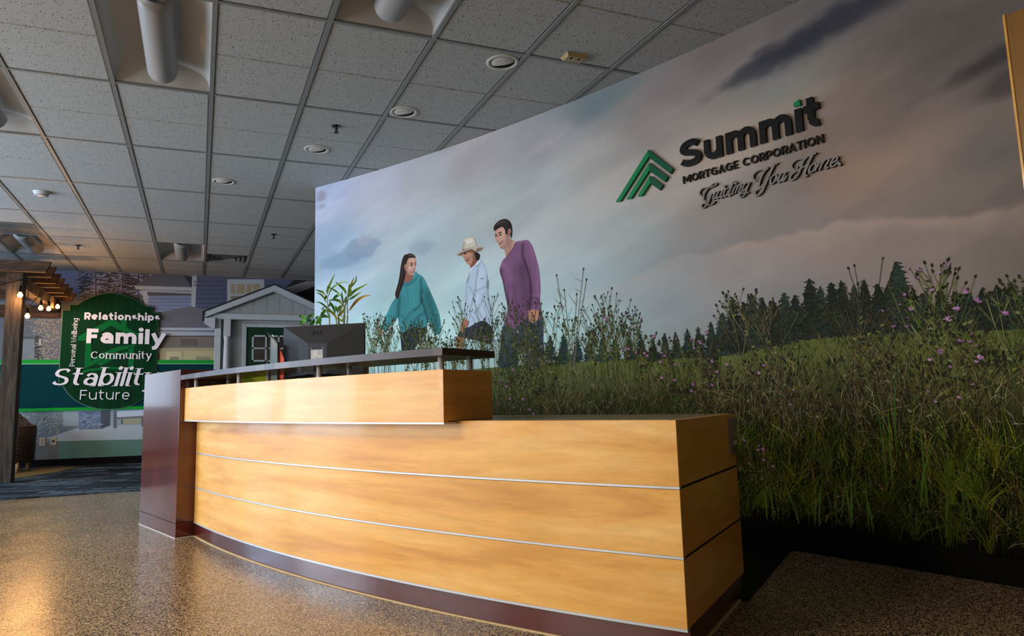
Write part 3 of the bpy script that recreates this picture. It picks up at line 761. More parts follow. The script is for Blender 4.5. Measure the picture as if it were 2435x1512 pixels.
# drifting streaks rising to the right, then billows
f1 = fbm(S * .9 + Zg * .5, Zg * 3.4 - S * 1.0, 3); f2 = fbm(S * 2.4, Zg * 5.5 - S * 1.4, 9)
skyc *= (1 + .22 * (f1 - .5) + .16 * (f2 - .5))[..., None]
skyc += ((sstep(.5, .75, f1) * .05)[..., None]) * np.array([1, .75, .58])
def cloud(px, py, rs, rz, tilt, col, amt, seed, hard=.25, nsc=5):
    global skyc
    a, b = wall_sz(px, py); u = (S - a) * math.cos(tilt) + (Zg - b) * math.sin(tilt); v = -(S - a) * math.sin(tilt) + (Zg - b) * math.cos(tilt)
    d = np.sqrt((u / rs) ** 2 + (v / rz) ** 2) + (fbm(S * nsc, Zg * nsc * 1.6, seed) - .5) * 1.1
    m = (1 - sstep(1 - hard, 1 + hard, d)) * amt
    skyc = skyc * (1 - m[..., None]) + np.array(rgb(*col)) * m[..., None]
cloud(1830, 150, .32, .065, .14, (66, 66, 76), .85, 21, .5, 7)      # dark cloud above the logo
cloud(1960, 60, .36, .07, .10, (56, 56, 66), .85, 22, .5, 7)
cloud(2080, 10, .22, .06, .1, (62, 60, 68), .7, 23, .5, 7)
cloud(2350, 150, .22, .05, .2, (62, 58, 60), .8, 24, .5, 7); cloud(2420, 190, .22, .06, .1, (66, 60, 62), .7, 25, .5, 7)
cloud(860, 590, .20, .09, 0, (118, 134, 156), .75, 31, .18, 8); cloud(810, 620, .3, .07, 0, (112, 134, 160), .7, 32, .3, 7)
cloud(868, 572, .10, .055, 0, (150, 150, 168), .6, 39, .2, 11); cloud(1000, 590, .16, .06, 0, (124, 140, 158), .6, 33, .4, 7); cloud(765, 465, .07, .05, 0, (128, 122, 140), .7, 34, .4, 12); cloud(766, 490, .06, .025, 0, (128, 122, 140), .6, 35, .4, 12)
cloud(1440, 240, .35, .06, .2, (104, 118, 122), .6, 36, .6, 5)
cloud(2060, 400, .3, .13, .25, (170, 138, 116), .45, 37, .9, 5)      # peach glow right of the logo
cloud(1760, 320, .5, .09, .15, (176, 156, 140), .55, 38, .7, 4)
# bank of cloud with a lit upper edge, rising to the right
bank = np.array([wall_sz(*p) for p in ((1300, 705), (1500, 655), (1570, 628), (1640, 606), (1705, 596), (1800, 572), (1880, 556), (1960, 536), (2080, 512), (2200, 520), (2435, 500))])
edge_z = np.interp(S, bank[:, 0], bank[:, 1]) + (fbm(S * 4.5, S * 0 + 2.5, 41) - .5) * .12
m = sstep(-.02, .016, edge_z - Zg) * np.exp(-np.clip(edge_z - Zg, 0, 9) / .13) * sstep(bank[0, 0], bank[3, 0], S)
mm = m * (.22 + .34 * sstep(.35, .7, fbm(S * 3, Zg * 6, 44))); skyc = skyc * (1 - mm[..., None]) + np.array(rgb(190, 162, 146)) * mm[..., None]
m2 = sstep(.008, -.004, edge_z - Zg) * np.exp(-np.clip(Zg - edge_z, 0, 9) / .10) * sstep(bank[0, 0], bank[3, 0], S)
skyc *= (1 - .08 * m2)[..., None]
SKYK = (1.30 - .30 * sstep(2.2, 4.4, S))[..., None]  # brighter light on the left side painted into the sky colour
mb = MB(); vv = [wall_pt(s, z, .0012) for z in zz for s in ss]
me = bpy.data.meshes.new('sky'); q = np.arange((NZ + 1) * (NS + 1)).reshape(NZ + 1, NS + 1)
faces = np.stack([q[:-1, :-1], q[:-1, 1:], q[1:, 1:], q[1:, :-1]], -1).reshape(-1, 4)
me.from_pydata(vv, [], faces.tolist()); at = me.color_attributes.new('Col', 'FLOAT_COLOR', 'POINT')
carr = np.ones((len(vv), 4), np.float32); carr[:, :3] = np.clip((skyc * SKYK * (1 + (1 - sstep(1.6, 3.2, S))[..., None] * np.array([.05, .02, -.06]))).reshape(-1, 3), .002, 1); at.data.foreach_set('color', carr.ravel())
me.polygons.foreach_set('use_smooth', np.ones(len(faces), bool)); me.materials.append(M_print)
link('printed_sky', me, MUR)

class Print:
    """flat printed shapes in wall coordinates, lifted d off the wall"""
    def __init__(s, d): s.mb = MB(); s.d = d
    def poly(s, pts, col, d=None, fine=.16, shade=None):
        """pts in (s, z); col colour or a function of (s, z)"""
        d = s.d if d is None else d
        tri = tessellate_polygon([[Vector((p[0], p[1], 0)) for p in pts]])
        T = [[tuple(map(float, pts[i])) for i in t_] for t_ in tri]; out = []
        while T:
            a, b, c = T.pop(); e = (math.dist(a, b), math.dist(b, c), math.dist(c, a)); k = e.index(max(e))
            if e[k] > fine:
                x, y, z_ = ((a, b, c), (b, c, a), (c, a, b))[k]; m = ((x[0] + y[0]) / 2, (x[1] + y[1]) / 2); T += [[x, m, z_], [m, y, z_]]; continue
            out.append((a, b, c))
        if callable(col):
            q = np.array(out).reshape(-1, 2); cc = col(q[:, 0], q[:, 1]).reshape(-1, 3, 3)
        for i, t_ in enumerate(out):
            s.mb.add([wall_pt(p[0], p[1], d) for p in t_], [(0, 1, 2)], [tuple(v) for v in cc[i]] if callable(col) else col)
    def quad(s, pts, col, d=None):
        d = s.d if d is None else d
        s.mb.add([wall_pt(p[0], p[1], d) for p in pts], [tuple(range(len(pts)))], col)
    def line(s, pts, w, col, d=None):
        for r in ribbon(pts, w): s.quad(r, col, d)
    def done(s, name, parent=MUR, label=None, kind=None):
        o = s.mb.build(name, M_print, parent, fix=False)
        return tag(o, label, None, None, kind)
def PX(pts): return [wall_sz(*p) for p in pts]
def jit(c, a=.2):
    k = 1 + random.uniform(-a, a); return tuple(max(.001, x * k * (1 + random.uniform(-a, a) * .25)) for x in c)

# --- meadow ground: the field falling towards the viewer
fieldtop = [(760, 900), (900, 905), (1100, 880), (1300, 862), (1500, 852), (1700, 838), (1800, 815), (1900, 795), (2000, 782), (2200, 770), (2330, 766), (2435, 764)]
ft = PX(fieldtop) + [(SMAX, 1.125)]
FT = np.array([(0, ft[0][1])] + ft)
def ftop(s): return float(np.interp(s, FT[:, 0], FT[:, 1]))
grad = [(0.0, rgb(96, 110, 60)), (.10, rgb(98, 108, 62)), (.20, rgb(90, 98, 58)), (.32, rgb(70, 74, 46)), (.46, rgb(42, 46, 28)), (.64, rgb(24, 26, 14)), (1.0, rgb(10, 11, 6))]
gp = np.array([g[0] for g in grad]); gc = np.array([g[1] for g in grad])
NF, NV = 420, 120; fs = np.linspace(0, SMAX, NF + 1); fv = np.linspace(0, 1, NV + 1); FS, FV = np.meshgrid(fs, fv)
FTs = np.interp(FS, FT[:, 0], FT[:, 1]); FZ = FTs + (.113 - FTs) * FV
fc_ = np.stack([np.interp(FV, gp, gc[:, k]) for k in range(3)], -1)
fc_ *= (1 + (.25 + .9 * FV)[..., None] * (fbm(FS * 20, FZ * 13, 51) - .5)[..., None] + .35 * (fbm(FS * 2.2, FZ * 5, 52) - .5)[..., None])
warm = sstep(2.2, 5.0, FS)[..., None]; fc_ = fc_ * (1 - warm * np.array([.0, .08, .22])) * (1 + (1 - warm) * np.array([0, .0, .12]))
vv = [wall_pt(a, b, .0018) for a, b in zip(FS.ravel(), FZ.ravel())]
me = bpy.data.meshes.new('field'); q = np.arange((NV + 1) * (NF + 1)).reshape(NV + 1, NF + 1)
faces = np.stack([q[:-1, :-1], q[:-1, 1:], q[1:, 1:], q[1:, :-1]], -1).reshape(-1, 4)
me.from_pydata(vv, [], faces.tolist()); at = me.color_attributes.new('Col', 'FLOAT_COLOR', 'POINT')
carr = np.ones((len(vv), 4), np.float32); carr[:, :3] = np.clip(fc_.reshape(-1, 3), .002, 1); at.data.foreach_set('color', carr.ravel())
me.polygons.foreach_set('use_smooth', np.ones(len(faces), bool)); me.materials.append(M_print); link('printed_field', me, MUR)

# --- tree line
P_ = Print(.0024)
def conifer(s, zb, zt_, wd, col, seed):
    rnd = random.Random(seed); n = max(9, int((zt_ - zb) / .011)); pl_, pr_ = [], []
    for i in range(n + 1):
        f = i / n; z = zt_ + (zb - zt_) * f; base = wd * (.06 + .94 * f ** .8) / 2
        k = (.62 + .5 * rnd.random()) if i % 2 else (.95 + .35 * rnd.random())
        pl_.append((s - base * k, z - rnd.random() * .006)); k = (.62 + .5 * rnd.random()) if i % 2 else (.95 + .35 * rnd.random()); pr_.append((s + base * k, z - rnd.random() * .006))
    for i in range(n):
        c = jit(col, .28); P_.quad([pl_[i], pr_[i], pr_[i + 1], pl_[i + 1]], c)
    for _ in range(int(n * 5)):                         # drooping boughs, lighter and darker
        f = rnd.random() ** .7; z = zt_ + (zb - zt_) * f; half = wd * (.06 + .94 * f ** .8) / 2; u = s + rnd.uniform(-1.1, 1.1) * half
        l_ = wd * .14 * rnd.uniform(.5, 1.3); sg = 1 if u > s else -1
        P_.quad([(u, z), (u + sg * l_, z - l_ * .45), (u + sg * l_ * .4, z - l_ * .55)], jit(col, .5), .0026)
def bush(s, z, rs, rz, col, n=26):
    for _ in range(n):
        a = random.uniform(0, 6.28); r = random.random() ** .5; u, v = s + rs * r * math.cos(a), z + rz * r * math.sin(a); q = rs * random.uniform(.10, .26)
        P_.quad([(u + q * math.cos(k * 1.257 + a) * random.uniform(.6, 1.2), v + q * .8 * math.sin(k * 1.257 + a) * random.uniform(.6, 1.2)) for k in range(5)], jit(col, .4), .0025)
dk = rgb(48, 58, 50); dk2 = rgb(38, 44, 36); bl = rgb(46, 66, 64)
for i, (x, y0, y1, w_) in enumerate([(1308, 796, 850, 26), (1340, 793, 850, 30), (1372, 800, 850, 28), (1400, 808, 850, 24), (1432, 798, 850, 26), (1462, 804, 848, 26), (1495, 800, 848, 26), (1524, 796, 846, 26), (1552, 802, 846, 26), (1580, 790, 845, 28), (1606, 788, 845, 28), (1634, 780, 842, 30), (1660, 776, 842, 34), (1690, 764, 840, 36)]):
    a, b = wall_sz(x, y0), wall_sz(x, y1); e = wall_sz(x + w_, y1); conifer(a[0], b[1] - .02, a[1], abs(e[0] - b[0]), bl if x < 1480 else dk, i)
for i, (x, y0, w_) in enumerate([(1718, 742, 56), (1742, 706, 60), (1768, 716, 50), (1786, 696, 60), (1812, 706, 52), (1838, 712, 60), (1864, 694, 60), (1890, 700, 60), (1924, 661, 70), (1950, 680, 60), (1976, 671, 66), (2000, 666, 56), (2030, 676, 60), (2054, 664, 60), (2086, 674, 66), (2130, 622, 96), (2110, 680, 70), (2170, 684, 60), (2200, 690, 60), (2235, 684, 60), (2268, 692, 60), (2300, 690, 60), (2335, 684, 64), (2370, 676, 64), (2405, 668, 66), (2440, 664, 70), (2480, 670, 70)]):
    a = wall_sz(x, y0); zb_ = ftop(a[0]) - .03; e = wall_sz(x + w_, y0); conifer(a[0], zb_, a[1], abs(e[0] - a[0]), dk2 if i % 3 else dk, 100 + i)
for k in range(70):
    x = random.uniform(1690, 2435); s_, _ = wall_sz(x, 790); bush(s_, ftop(s_) + random.uniform(.0, .10), .05, .04, random.choice((dk, dk2, rgb(52, 62, 40))))
for k in range(40):
    x = random.uniform(1300, 1700); s_, _ = wall_sz(x, 840); bush(s_, ftop(s_) + random.uniform(-.01, .03), .045, .025, random.choice((dk, bl, rgb(58, 76, 52))))
P_.done('printed_treeline', kind='stuff')
# --- the three printed people; outlines in photo pixels, laid on the wall
def cropper(x0, y0, k):
    return lambda pts: [wall_sz(x0 + a * k, y0 + b * k) for a, b in pts]
def shaded(c, seed, lo=.82, hi=1.15, sc=(26, 9)):
    c = np.array(c)
    return lambda s, z: c * (lo + (hi - lo) * fbm(s * sc[0], z * sc[1], seed, 3))[:, None]
def soft(c, cr, folds, seed, grain=.10, sc=(60, 22)):
    """cloth or skin colour with soft lighter and darker folds of the printed photograph"""
    c = np.array(c); k = abs(cr([(0, 0)])[0][0] - cr([(100, 0)])[0][0]) / 100; F = []
    for pts, r, amt in folds:
        q = np.array(cr([tuple(p) for p in (smooth_path(pts, 3) if len(pts) > 2 else pts)])); F.append((q[:-1], q[1:] - q[:-1], r * k, amt))
    def f(s, z):
        p = np.stack([s, z], 1); g = np.ones(len(s))
        for a, d, r, amt in F:
            v = p[:, None] - a[None]; t_ = np.clip((v * d).sum(2) / ((d * d).sum(1) + 1e-12), 0, 1); m = ((v - d * t_[..., None]) ** 2).sum(2).min(1); g = g * (1 + amt * np.exp(-m / (r * r)))
        return c * (g * (1 + grain * 2 * (fbm(s * sc[0], z * sc[1], seed, 2) - .5)))[:, None]
    return f
def part(cr, parent, name, d, items, label=None):
    P = Print(d)
    for it in items:
        kind, pts, col = it[0], it[1], it[2]
        if kind == 'p': P.poly(cr(pts), col, d + (it[3] if len(it) > 3 else 0), .05)
        elif kind == 's': P.poly(cr([tuple(q) for q in smooth_path(pts + [pts[0]], 4)][:-1]), col, d + (it[4] if len(it) > 4 else 0), it[3] if len(it) > 3 else .04)
        elif kind == 'b': P.poly(cr([tuple(q) for q in smooth_path(pts + [pts[0]], 4)][:-1]), soft(col, cr, it[3], it[4]), d, .011)
        elif kind == 'l': 
            a = cr([tuple(q) for q in smooth_path(pts, 4)]); k = abs(cr([(0, 0)])[0][0] - cr([(100, 0)])[0][0]) / 100
            n = len(a); wd = it[3] * k; tap = it[4] if len(it) > 4 else False
            P.line(a, [wd * (math.sin(math.pi * (i + .5) / n) ** .6 if tap else 1) for i in range(n)], col, d + .0003)
        elif kind == 'e':
            x, y, rx, ry = pts; P.poly(cr([(x + rx * math.cos(k * .524), y + ry * math.sin(k * .524)) for k in range(12)]), col, d + .0003, .1)
    return P.done(name, parent, label)
SK, SKD, SKL = rgb(198, 150, 132), rgb(146, 98, 84), rgb(216, 172, 154)
# young woman in a teal hoodie
c1_ = cropper(890, 590, 170 / 989)
woman = part(c1_, MUR, 'person', .0030, [
 ('b', [(470, 150), (530, 128), (572, 135), (582, 190), (578, 235), (572, 270), (562, 312), (545, 352), (520, 382), (492, 392), (462, 370), (444, 320), (434, 270), (440, 220)], SK, [([(450, 330), (470, 370), (500, 392)], 22, -.4), ([(470, 160), (460, 220), (452, 300)], 16, -.3), ([(500, 180), (550, 170)], 30, .15), ([(486, 284), (500, 290)], 24, .16), ([(566, 300), (556, 350)], 12, -.2)], 5),
 ('s', [(440, 300), (420, 400), (405, 470), (476, 490), (540, 450), (548, 380), (480, 370)], SKD),
 ('e', (425, 268, 20, 36), SKD), ('e', (428, 266, 11, 24), SK), ('e', (432, 300, 5, 6), rgb(210, 200, 190)),
 ('s', [(500, 232), (520, 224), (544, 236), (520, 244)], rgb(52, 36, 34), .04, .0003), ('s', [(560, 226), (570, 220), (580, 228), (570, 235)], rgb(52, 36, 34), .04, .0003),
 ('l', [(494, 218), (520, 206), (546, 214)], rgb(60, 42, 36), 9, True), ('l', [(558, 210), (572, 204), (580, 208)], rgb(60, 42, 36), 8, True),
 ('s', [(540, 262), (552, 240), (560, 272), (548, 282)], SKL, .04, .0003), ('l', [(538, 280), (552, 286), (562, 278)], SKD, 5, True),
 ('s', [(504, 312), (530, 308), (556, 314), (546, 334), (522, 338)], rgb(126, 52, 50), .04, .0003), ('s', [(512, 316), (530, 313), (550, 317), (540, 324), (522, 325)], rgb(214, 200, 190), .04, .0006),
 ('l', [(496, 296), (494, 316), (504, 334)], SKD, 4, True), ('s', [(476, 270), (500, 262), (508, 288), (488, 300)], SKL, .04, .0002)],
 'woman with a long dark ponytail in a teal hooded sweatshirt, looking right')
part(c1_, woman, 'hand', .0032, [('s', [(98, 1105), (80, 1140), (74, 1180), (98, 1215), (124, 1218), (108, 1180), (130, 1130), (136, 1110)], shaded(SK, 6)), ('l', [(100, 1120), (92, 1160), (104, 1205)], SKD, 5, True)])
part(c1_, woman, 'hair', .0036, [
 ('s', [(455, 85), (418, 98), (394, 150), (374, 230), (360, 330), (345, 430), (320, 530), (294, 620), (300, 680), (326, 702), (346, 660), (366, 600), (392, 540), (412, 470), (432, 400), (440, 330), (428, 300), (412, 262), (420, 232), (440, 226), (452, 200), (470, 146), (520, 134), (572, 132), (552, 95), (500, 73)], shaded(rgb(50, 38, 38), 7, .55, 1.4, (90, 6))),
 ('l', [(450, 110), (410, 200), (390, 330), (360, 500), (325, 660)], rgb(84, 64, 58), 8, True), ('l', [(470, 100), (520, 100), (562, 120)], rgb(96, 80, 78), 10, True), ('l', [(432, 130), (415, 200), (400, 300)], rgb(30, 22, 22), 8, True)])
TE, TED, TEL = rgb(66, 138, 144), rgb(38, 96, 102), rgb(104, 184, 186)
part(c1_, woman, 'hoodie', .0033, [('b', [(400, 455), (440, 472), (500, 460), (540, 400), (570, 325), (600, 350), (650, 378), (690, 420), (730, 500), (790, 630), (850, 770), (890, 880), (915, 990), (925, 1140), (890, 1192), (835, 1192), (815, 1130), (770, 1040), (750, 980), (735, 1050), (705, 1112), (640, 1106), (575, 1090), (520, 1110), (440, 1150), (370, 1160), (345, 1060), (330, 960), (300, 1000), (250, 1060), (180, 1125), (110, 1118), (104, 1080), (130, 1000), (180, 900), (240, 770), (300, 690), (340, 680), (380, 560)], TE, [
 ([(648, 420), (655, 560), (650, 680), (690, 800), (735, 960)], 17, -.55), ([(740, 640), (800, 860), (850, 1090)], 66, -.42), ([(800, 640), (870, 820), (912, 1000), (916, 1120)], 14, .22), ([(404, 492), (450, 510), (510, 496), (570, 440), (612, 366)], 10, -.45),
 ([(440, 474), (490, 476), (530, 440)], 8, -.4), ([(420, 470), (480, 490), (540, 440)], 20, .12), ([(490, 590), (520, 760)], 90, .26), ([(520, 1080), (600, 960), (690, 900)], 18, -.38), ([(560, 860), (640, 780), (660, 700)], 15, -.45), ([(350, 700), (335, 860), (330, 980)], 26, -.5), ([(230, 830), (180, 950), (140, 1040)], 38, .25),
 ([(580, 1085), (640, 1100), (710, 1106)], 8, -.4), ([(600, 380), (670, 430), (700, 520)], 34, .2), ([(110, 1090), (150, 1060), (190, 1080)], 7, -.35), ([(420, 1000), (500, 900), (560, 860)], 16, -.25), ([(700, 470), (690, 560), (660, 620)], 8, -.3), ([(790, 900), (850, 930), (905, 920)], 9, -.3), ([(450, 540), (470, 640), (480, 760)], 8, -.2)], 8)])
part(c1_, woman, 'leggings', .0031, [('s', [(345, 1040), (380, 1160), (440, 1150), (575, 1085), (640, 1100), (722, 1108), (690, 1200), (640, 1290), (570, 1370), (540, 1440), (400, 1470), (372, 1300)], shaded(rgb(40, 48, 54), 13, .5, 1.5)), ('l', [(560, 1120), (520, 1240), (460, 1400)], rgb(70, 80, 84), 8, True)])
# older woman in a pale shirt and a felt hat
c2_ = cropper(1070, 550, 120 / 585)
SK2, SK2D = rgb(186, 136, 116), rgb(130, 86, 70)
lady = part(c2_, MUR, 'person', .0030, [
 ('s', [(148, 235), (220, 212), (270, 203), (302, 240), (312, 300), (336, 346), (300, 410), (248, 462), (230, 392), (206, 382), (184, 350), (164, 310), (150, 280)], shaded(SK2, 15)),
 ('s', [(150, 232), (220, 212), (276, 205), (290, 250), (220, 246), (158, 262)], SK2D, .04, .0003),
 ('s', [(262, 240), (296, 250), (306, 300), (320, 340), (284, 390), (250, 420), (240, 396), (262, 360), (270, 300)], SK2D, .04, .0003),
 ('s', [(160, 258), (178, 250), (196, 256), (178, 266)], rgb(48, 32, 28), .04, .0005), ('l', [(158, 246), (178, 238), (198, 244)], rgb(64, 46, 38), 5, True),
 ('s', [(150, 262), (142, 290), (160, 300), (170, 286)], rgb(186, 132, 112), .04, .0005),
 ('s', [(172, 318), (196, 318), (216, 308), (212, 334), (192, 346)], rgb(118, 48, 46), .04, .0005), ('s', [(180, 321), (196, 321), (210, 314), (204, 325), (192, 331)], rgb(208, 190, 180), .04, .0008),
 ('l', [(222, 290), (228, 320), (216, 345)], SK2D, 4, True), ('s', [(200, 268), (228, 262), (232, 288), (210, 298)], rgb(196, 142, 122), .04, .0004)],
 'older woman in a pale shirt, dark shorts and a cream brimmed hat')
part(c2_, lady, 'hand', .0036, [('s', [(165, 1000), (222, 1050), (204, 1110), (174, 1132), (152, 1172), (130, 1152), (124, 1100), (140, 1040)], shaded(rgb(176, 118, 98), 16)), ('l', [(160, 1060), (150, 1110), (140, 1150)], SK2D, 5, True), ('l', [(180, 1070), (172, 1120), (160, 1150)], SK2D, 5, True)])
part(c2_, lady, 'leg', .0030, [('s', [(95, 1200), (162, 1212), (152, 1290), (142, 1352), (74, 1348), (82, 1280)], shaded(rgb(196, 134, 104), 17))])
part(c2_, lady, 'hair', .0034, [('s', [(276, 205), (302, 236), (342, 262), (350, 292), (335, 336), (312, 338), (300, 300), (288, 250)], shaded(rgb(44, 36, 34), 19, .6, 1.4))])
part(c2_, lady, 'hat', .0040, [
 ('s', [(72, 266), (92, 246), (140, 222), (200, 206), (260, 190), (312, 178), (356, 178), (386, 190), (380, 212), (340, 236), (304, 242), (262, 216), (200, 226), (150, 262), (126, 282), (90, 282)], shaded(rgb(186, 170, 152), 20)),
 ('s', [(90, 278), (140, 246), (200, 222), (262, 208), (304, 240), (262, 224), (200, 232), (150, 264), (124, 282)], rgb(112, 92, 82), .04, .0003),
 ('s', [(312, 200), (350, 190), (380, 196), (372, 214), (340, 234), (306, 240)], rgb(132, 112, 100), .04, .0003),
 ('s', [(144, 212), (150, 150), (162, 96), (200, 75), (246, 68), (284, 84), (300, 130), (313, 176), (260, 188), (200, 202)], shaded(rgb(206, 196, 178), 21, .85, 1.1), .04, .0003),
 ('s', [(180, 100), (240, 84), (280, 110), (250, 130), (200, 150)], rgb(222, 214, 198), .04, .0005), ('s', [(150, 150), (170, 110), (178, 160), (160, 200), (146, 206)], rgb(176, 162, 144), .04, .0005),
 ('l', [(143, 212), (200, 194), (260, 179), (312, 167)], rgb(124, 74, 40), 13), ('l', [(143, 206), (200, 188), (260, 173), (312, 161)], rgb(170, 120, 70), 3)])
WS, WD, WL = rgb(182, 200, 218), rgb(128, 146, 168), rgb(206, 220, 234)
part(c2_, lady, 'shirt', .0033, [('b', [(228, 470), (240, 430), (290, 392), (345, 325), (402, 385), (432, 500), (447, 640), (452, 760), (482, 900), (492, 1092), (440, 1062), (400, 1037), (350, 1042), (280, 1077), (212, 1112), (226, 1050), (165, 1002), (165, 930), (175, 800), (180, 600), (215, 520)], WS, [
 ([(330, 440), (308, 540), (300, 660), (270, 800), (230, 920)], 10, -.34), ([(400, 720), (370, 820), (290, 950)], 9, -.32), ([(205, 520), (195, 680), (185, 860)], 10, -.22), ([(236, 440), (220, 520), (208, 600)], 8, -.4), ([(290, 400), (330, 404), (356, 352)], 7, -.35), ([(226, 640), (270, 720), (300, 760)], 10, -.24),
 ([(300, 690), (350, 672), (420, 640)], 9, -.3), ([(430, 700), (450, 800), (475, 920)], 14, -.34), ([(240, 960), (262, 1000), (290, 1040)], 8, -.26), ([(330, 900), (350, 960), (380, 1000)], 10, -.28), ([(360, 470), (350, 580), (340, 660)], 26, .12), ([(330, 760), (270, 900), (220, 1000)], 24, .12), ([(435, 520), (446, 660)], 14, -.36), ([(400, 860), (430, 960), (450, 1040)], 12, -.22), ([(230, 760), (220, 860), (200, 960)], 14, .08), ([(168, 1000), (200, 1024), (226, 1050)], 8, -.24)], 22),
 ('s', [(232, 470), (244, 430), (292, 392), (344, 328), (354, 348), (300, 400), (262, 430), (238, 486)], WL, .04, .0005), ('l', [(356, 550), (390, 548)], rgb(70, 80, 96), 6), ('s', [(434, 572), (447, 566), (448, 640), (436, 676), (426, 640)], rgb(120, 132, 148), .04, .0005), ('e', (224, 546, 5, 7), rgb(90, 96, 108))])
part(c2_, lady, 'shorts', .0031, [('s', [(120, 1148), (210, 1108), (280, 1072), (350, 1038), (400, 1033), (450, 1066), (497, 1110), (492, 1240), (480, 1296), (300, 1264), (162, 1234), (93, 1206)], shaded(rgb(52, 58, 70), 24, .6, 1.4)), ('l', [(300, 1080), (260, 1160), (180, 1210)], rgb(30, 34, 42), 7, True)])
# man in a purple long-sleeved shirt
c3_ = cropper(1160, 510, 150 / 630)
man = part(c3_, MUR, 'person', .0030, [
 ('b', [(70, 165), (110, 138), (150, 118), (178, 150), (182, 195), (205, 180), (226, 148), (234, 170), (226, 206), (216, 212), (240, 250), (300, 296), (262, 350), (222, 414), (190, 446), (178, 392), (164, 346), (140, 346), (120, 322), (100, 286), (84, 260), (75, 225)], rgb(200, 154, 138), [([(200, 220), (190, 290), (160, 340), (130, 340)], 24, -.34), ([(230, 270), (220, 350), (190, 410)], 26, -.3), ([(120, 150), (150, 170)], 26, .14), ([(140, 220), (150, 240)], 20, .16), ([(84, 180), (80, 220)], 10, -.15)], 26),
 ('l', [(74, 224), (90, 212), (98, 222)], rgb(50, 36, 32), 7, True), ('l', [(106, 196), (124, 180), (146, 180)], rgb(48, 34, 30), 9, True), ('l', [(72, 208), (84, 202), (92, 206)], rgb(48, 34, 30), 7, True), ('s', [(112, 206), (126, 196), (142, 200), (126, 212)], rgb(48, 32, 30), .04, .0004),
 ('s', [(84, 258), (98, 226), (116, 246), (108, 264), (92, 270)], rgb(202, 154, 138), .04, .0004), ('l', [(84, 262), (98, 272), (112, 264)], rgb(110, 70, 62), 4, True),
 ('s', [(106, 286), (124, 276), (146, 262), (142, 284), (122, 300)], rgb(112, 54, 50), .04, .0005), ('s', [(112, 286), (126, 278), (141, 269), (134, 279), (120, 290)], rgb(208, 192, 184), .04, .0008),
 ('l', [(150, 250), (158, 268), (148, 290)], rgb(120, 80, 70), 4, True), ('e', (214, 182, 17, 33), rgb(150, 100, 86)), ('e', (212, 180, 9, 20), rgb(186, 134, 118)), ('s', [(120, 216), (150, 208), (156, 236), (134, 250)], rgb(206, 158, 142), .04, .0002)],
 'dark-haired man in a purple long-sleeved shirt, looking down left')
part(c3_, man, 'hand', .0036, [('s', [(414, 952), (506, 958), (511, 1020), (492, 1060), (460, 1082), (422, 1072), (404, 1040)], shaded(rgb(190, 134, 108), 27)), ('l', [(440, 1000), (436, 1040), (440, 1074)], rgb(120, 76, 60), 4, True), ('l', [(466, 1004), (462, 1044), (464, 1076)], rgb(120, 76, 60), 4, True)])
part(c3_, man, 'hair', .0036, [('s', [(65, 166), (61, 130), (80, 94), (120, 60), (175, 44), (216, 64), (241, 110), (246, 180), (238, 236), (228, 208), (234, 172), (226, 146), (205, 150), (196, 200), (181, 196), (172, 152), (146, 124), (110, 140), (80, 160)], shaded(rgb(46, 40, 38), 28, .5, 1.6, (70, 20))), ('l', [(90, 110), (130, 80), (190, 70)], rgb(86, 74, 68), 9, True), ('l', [(110, 120), (150, 98), (200, 100)], rgb(72, 62, 56), 7, True)])
PU, PUD, PUL = rgb(126, 88, 122), rgb(86, 54, 84), rgb(166, 112, 158)
part(c3_, man, 'shirt', .0033, [('b', [(185, 430), (206, 400), (250, 340), (286, 274), (340, 262), (386, 254), (422, 275), (456, 340), (486, 440), (511, 540), (523, 650), (526, 760), (523, 850), (536, 960), (546, 1032), (500, 1052), (415, 992), (404, 1062), (360, 1054), (280, 1142), (200, 1108), (164, 1098), (195, 980), (195, 900), (175, 800), (150, 670), (121, 570), (130, 510), (155, 450)], PU, [
 ([(122, 560), (150, 680), (178, 800), (200, 900)], 20, -.5), ([(330, 540), (372, 700), (384, 880)], 62, -.40), ([(250, 720), (280, 920)], 44, -.26), ([(170, 500), (225, 620), (240, 860)], 26, .2), ([(352, 300), (350, 400), (388, 520), (426, 650), (432, 800), (420, 940)], 13, -.6), ([(430, 330), (478, 470), (500, 640), (500, 800)], 28, .26),
 ([(424, 850), (470, 830), (516, 846)], 7, -.3), ([(418, 900), (470, 884), (512, 896)], 7, -.3), ([(428, 780), (470, 760), (520, 776)], 7, -.22), ([(300, 276), (390, 262), (430, 300)], 14, .25), ([(186, 430), (206, 402), (252, 342), (286, 278)], 7, -.5), ([(200, 960), (230, 1020), (280, 1060)], 14, -.4), ([(300, 1000), (360, 1040)], 44, -.34), ([(500, 980), (530, 1000), (540, 1030)], 12, -.4), ([(418, 950), (460, 946), (512, 956)], 6, .25), ([(180, 1080), (230, 1060), (300, 1100)], 8, .25), ([(200, 780), (212, 880), (206, 960)], 9, -.3), ([(460, 420), (480, 540), (486, 660)], 7, -.22), ([(300, 400), (300, 520), (306, 640)], 12, .12), ([(150, 450), (140, 520)], 16, .2)], 29)])
part(c3_, man, 'jeans', .0031, [('s', [(166, 1080), (200, 1050), (280, 1040), (400, 990), (546, 1000), (556, 1250), (556, 1500), (372, 1500), (345, 1330), (302, 1440), (290, 1520), (112, 1520), (125, 1350), (140, 1200)], shaded(rgb(62, 76, 84), 32, .5, 1.4)), ('l', [(200, 1140), (180, 1300), (160, 1480)], rgb(88, 102, 108), 9, True), ('l', [(450, 1100), (480, 1260), (490, 1440)], rgb(40, 50, 56), 12, True)])
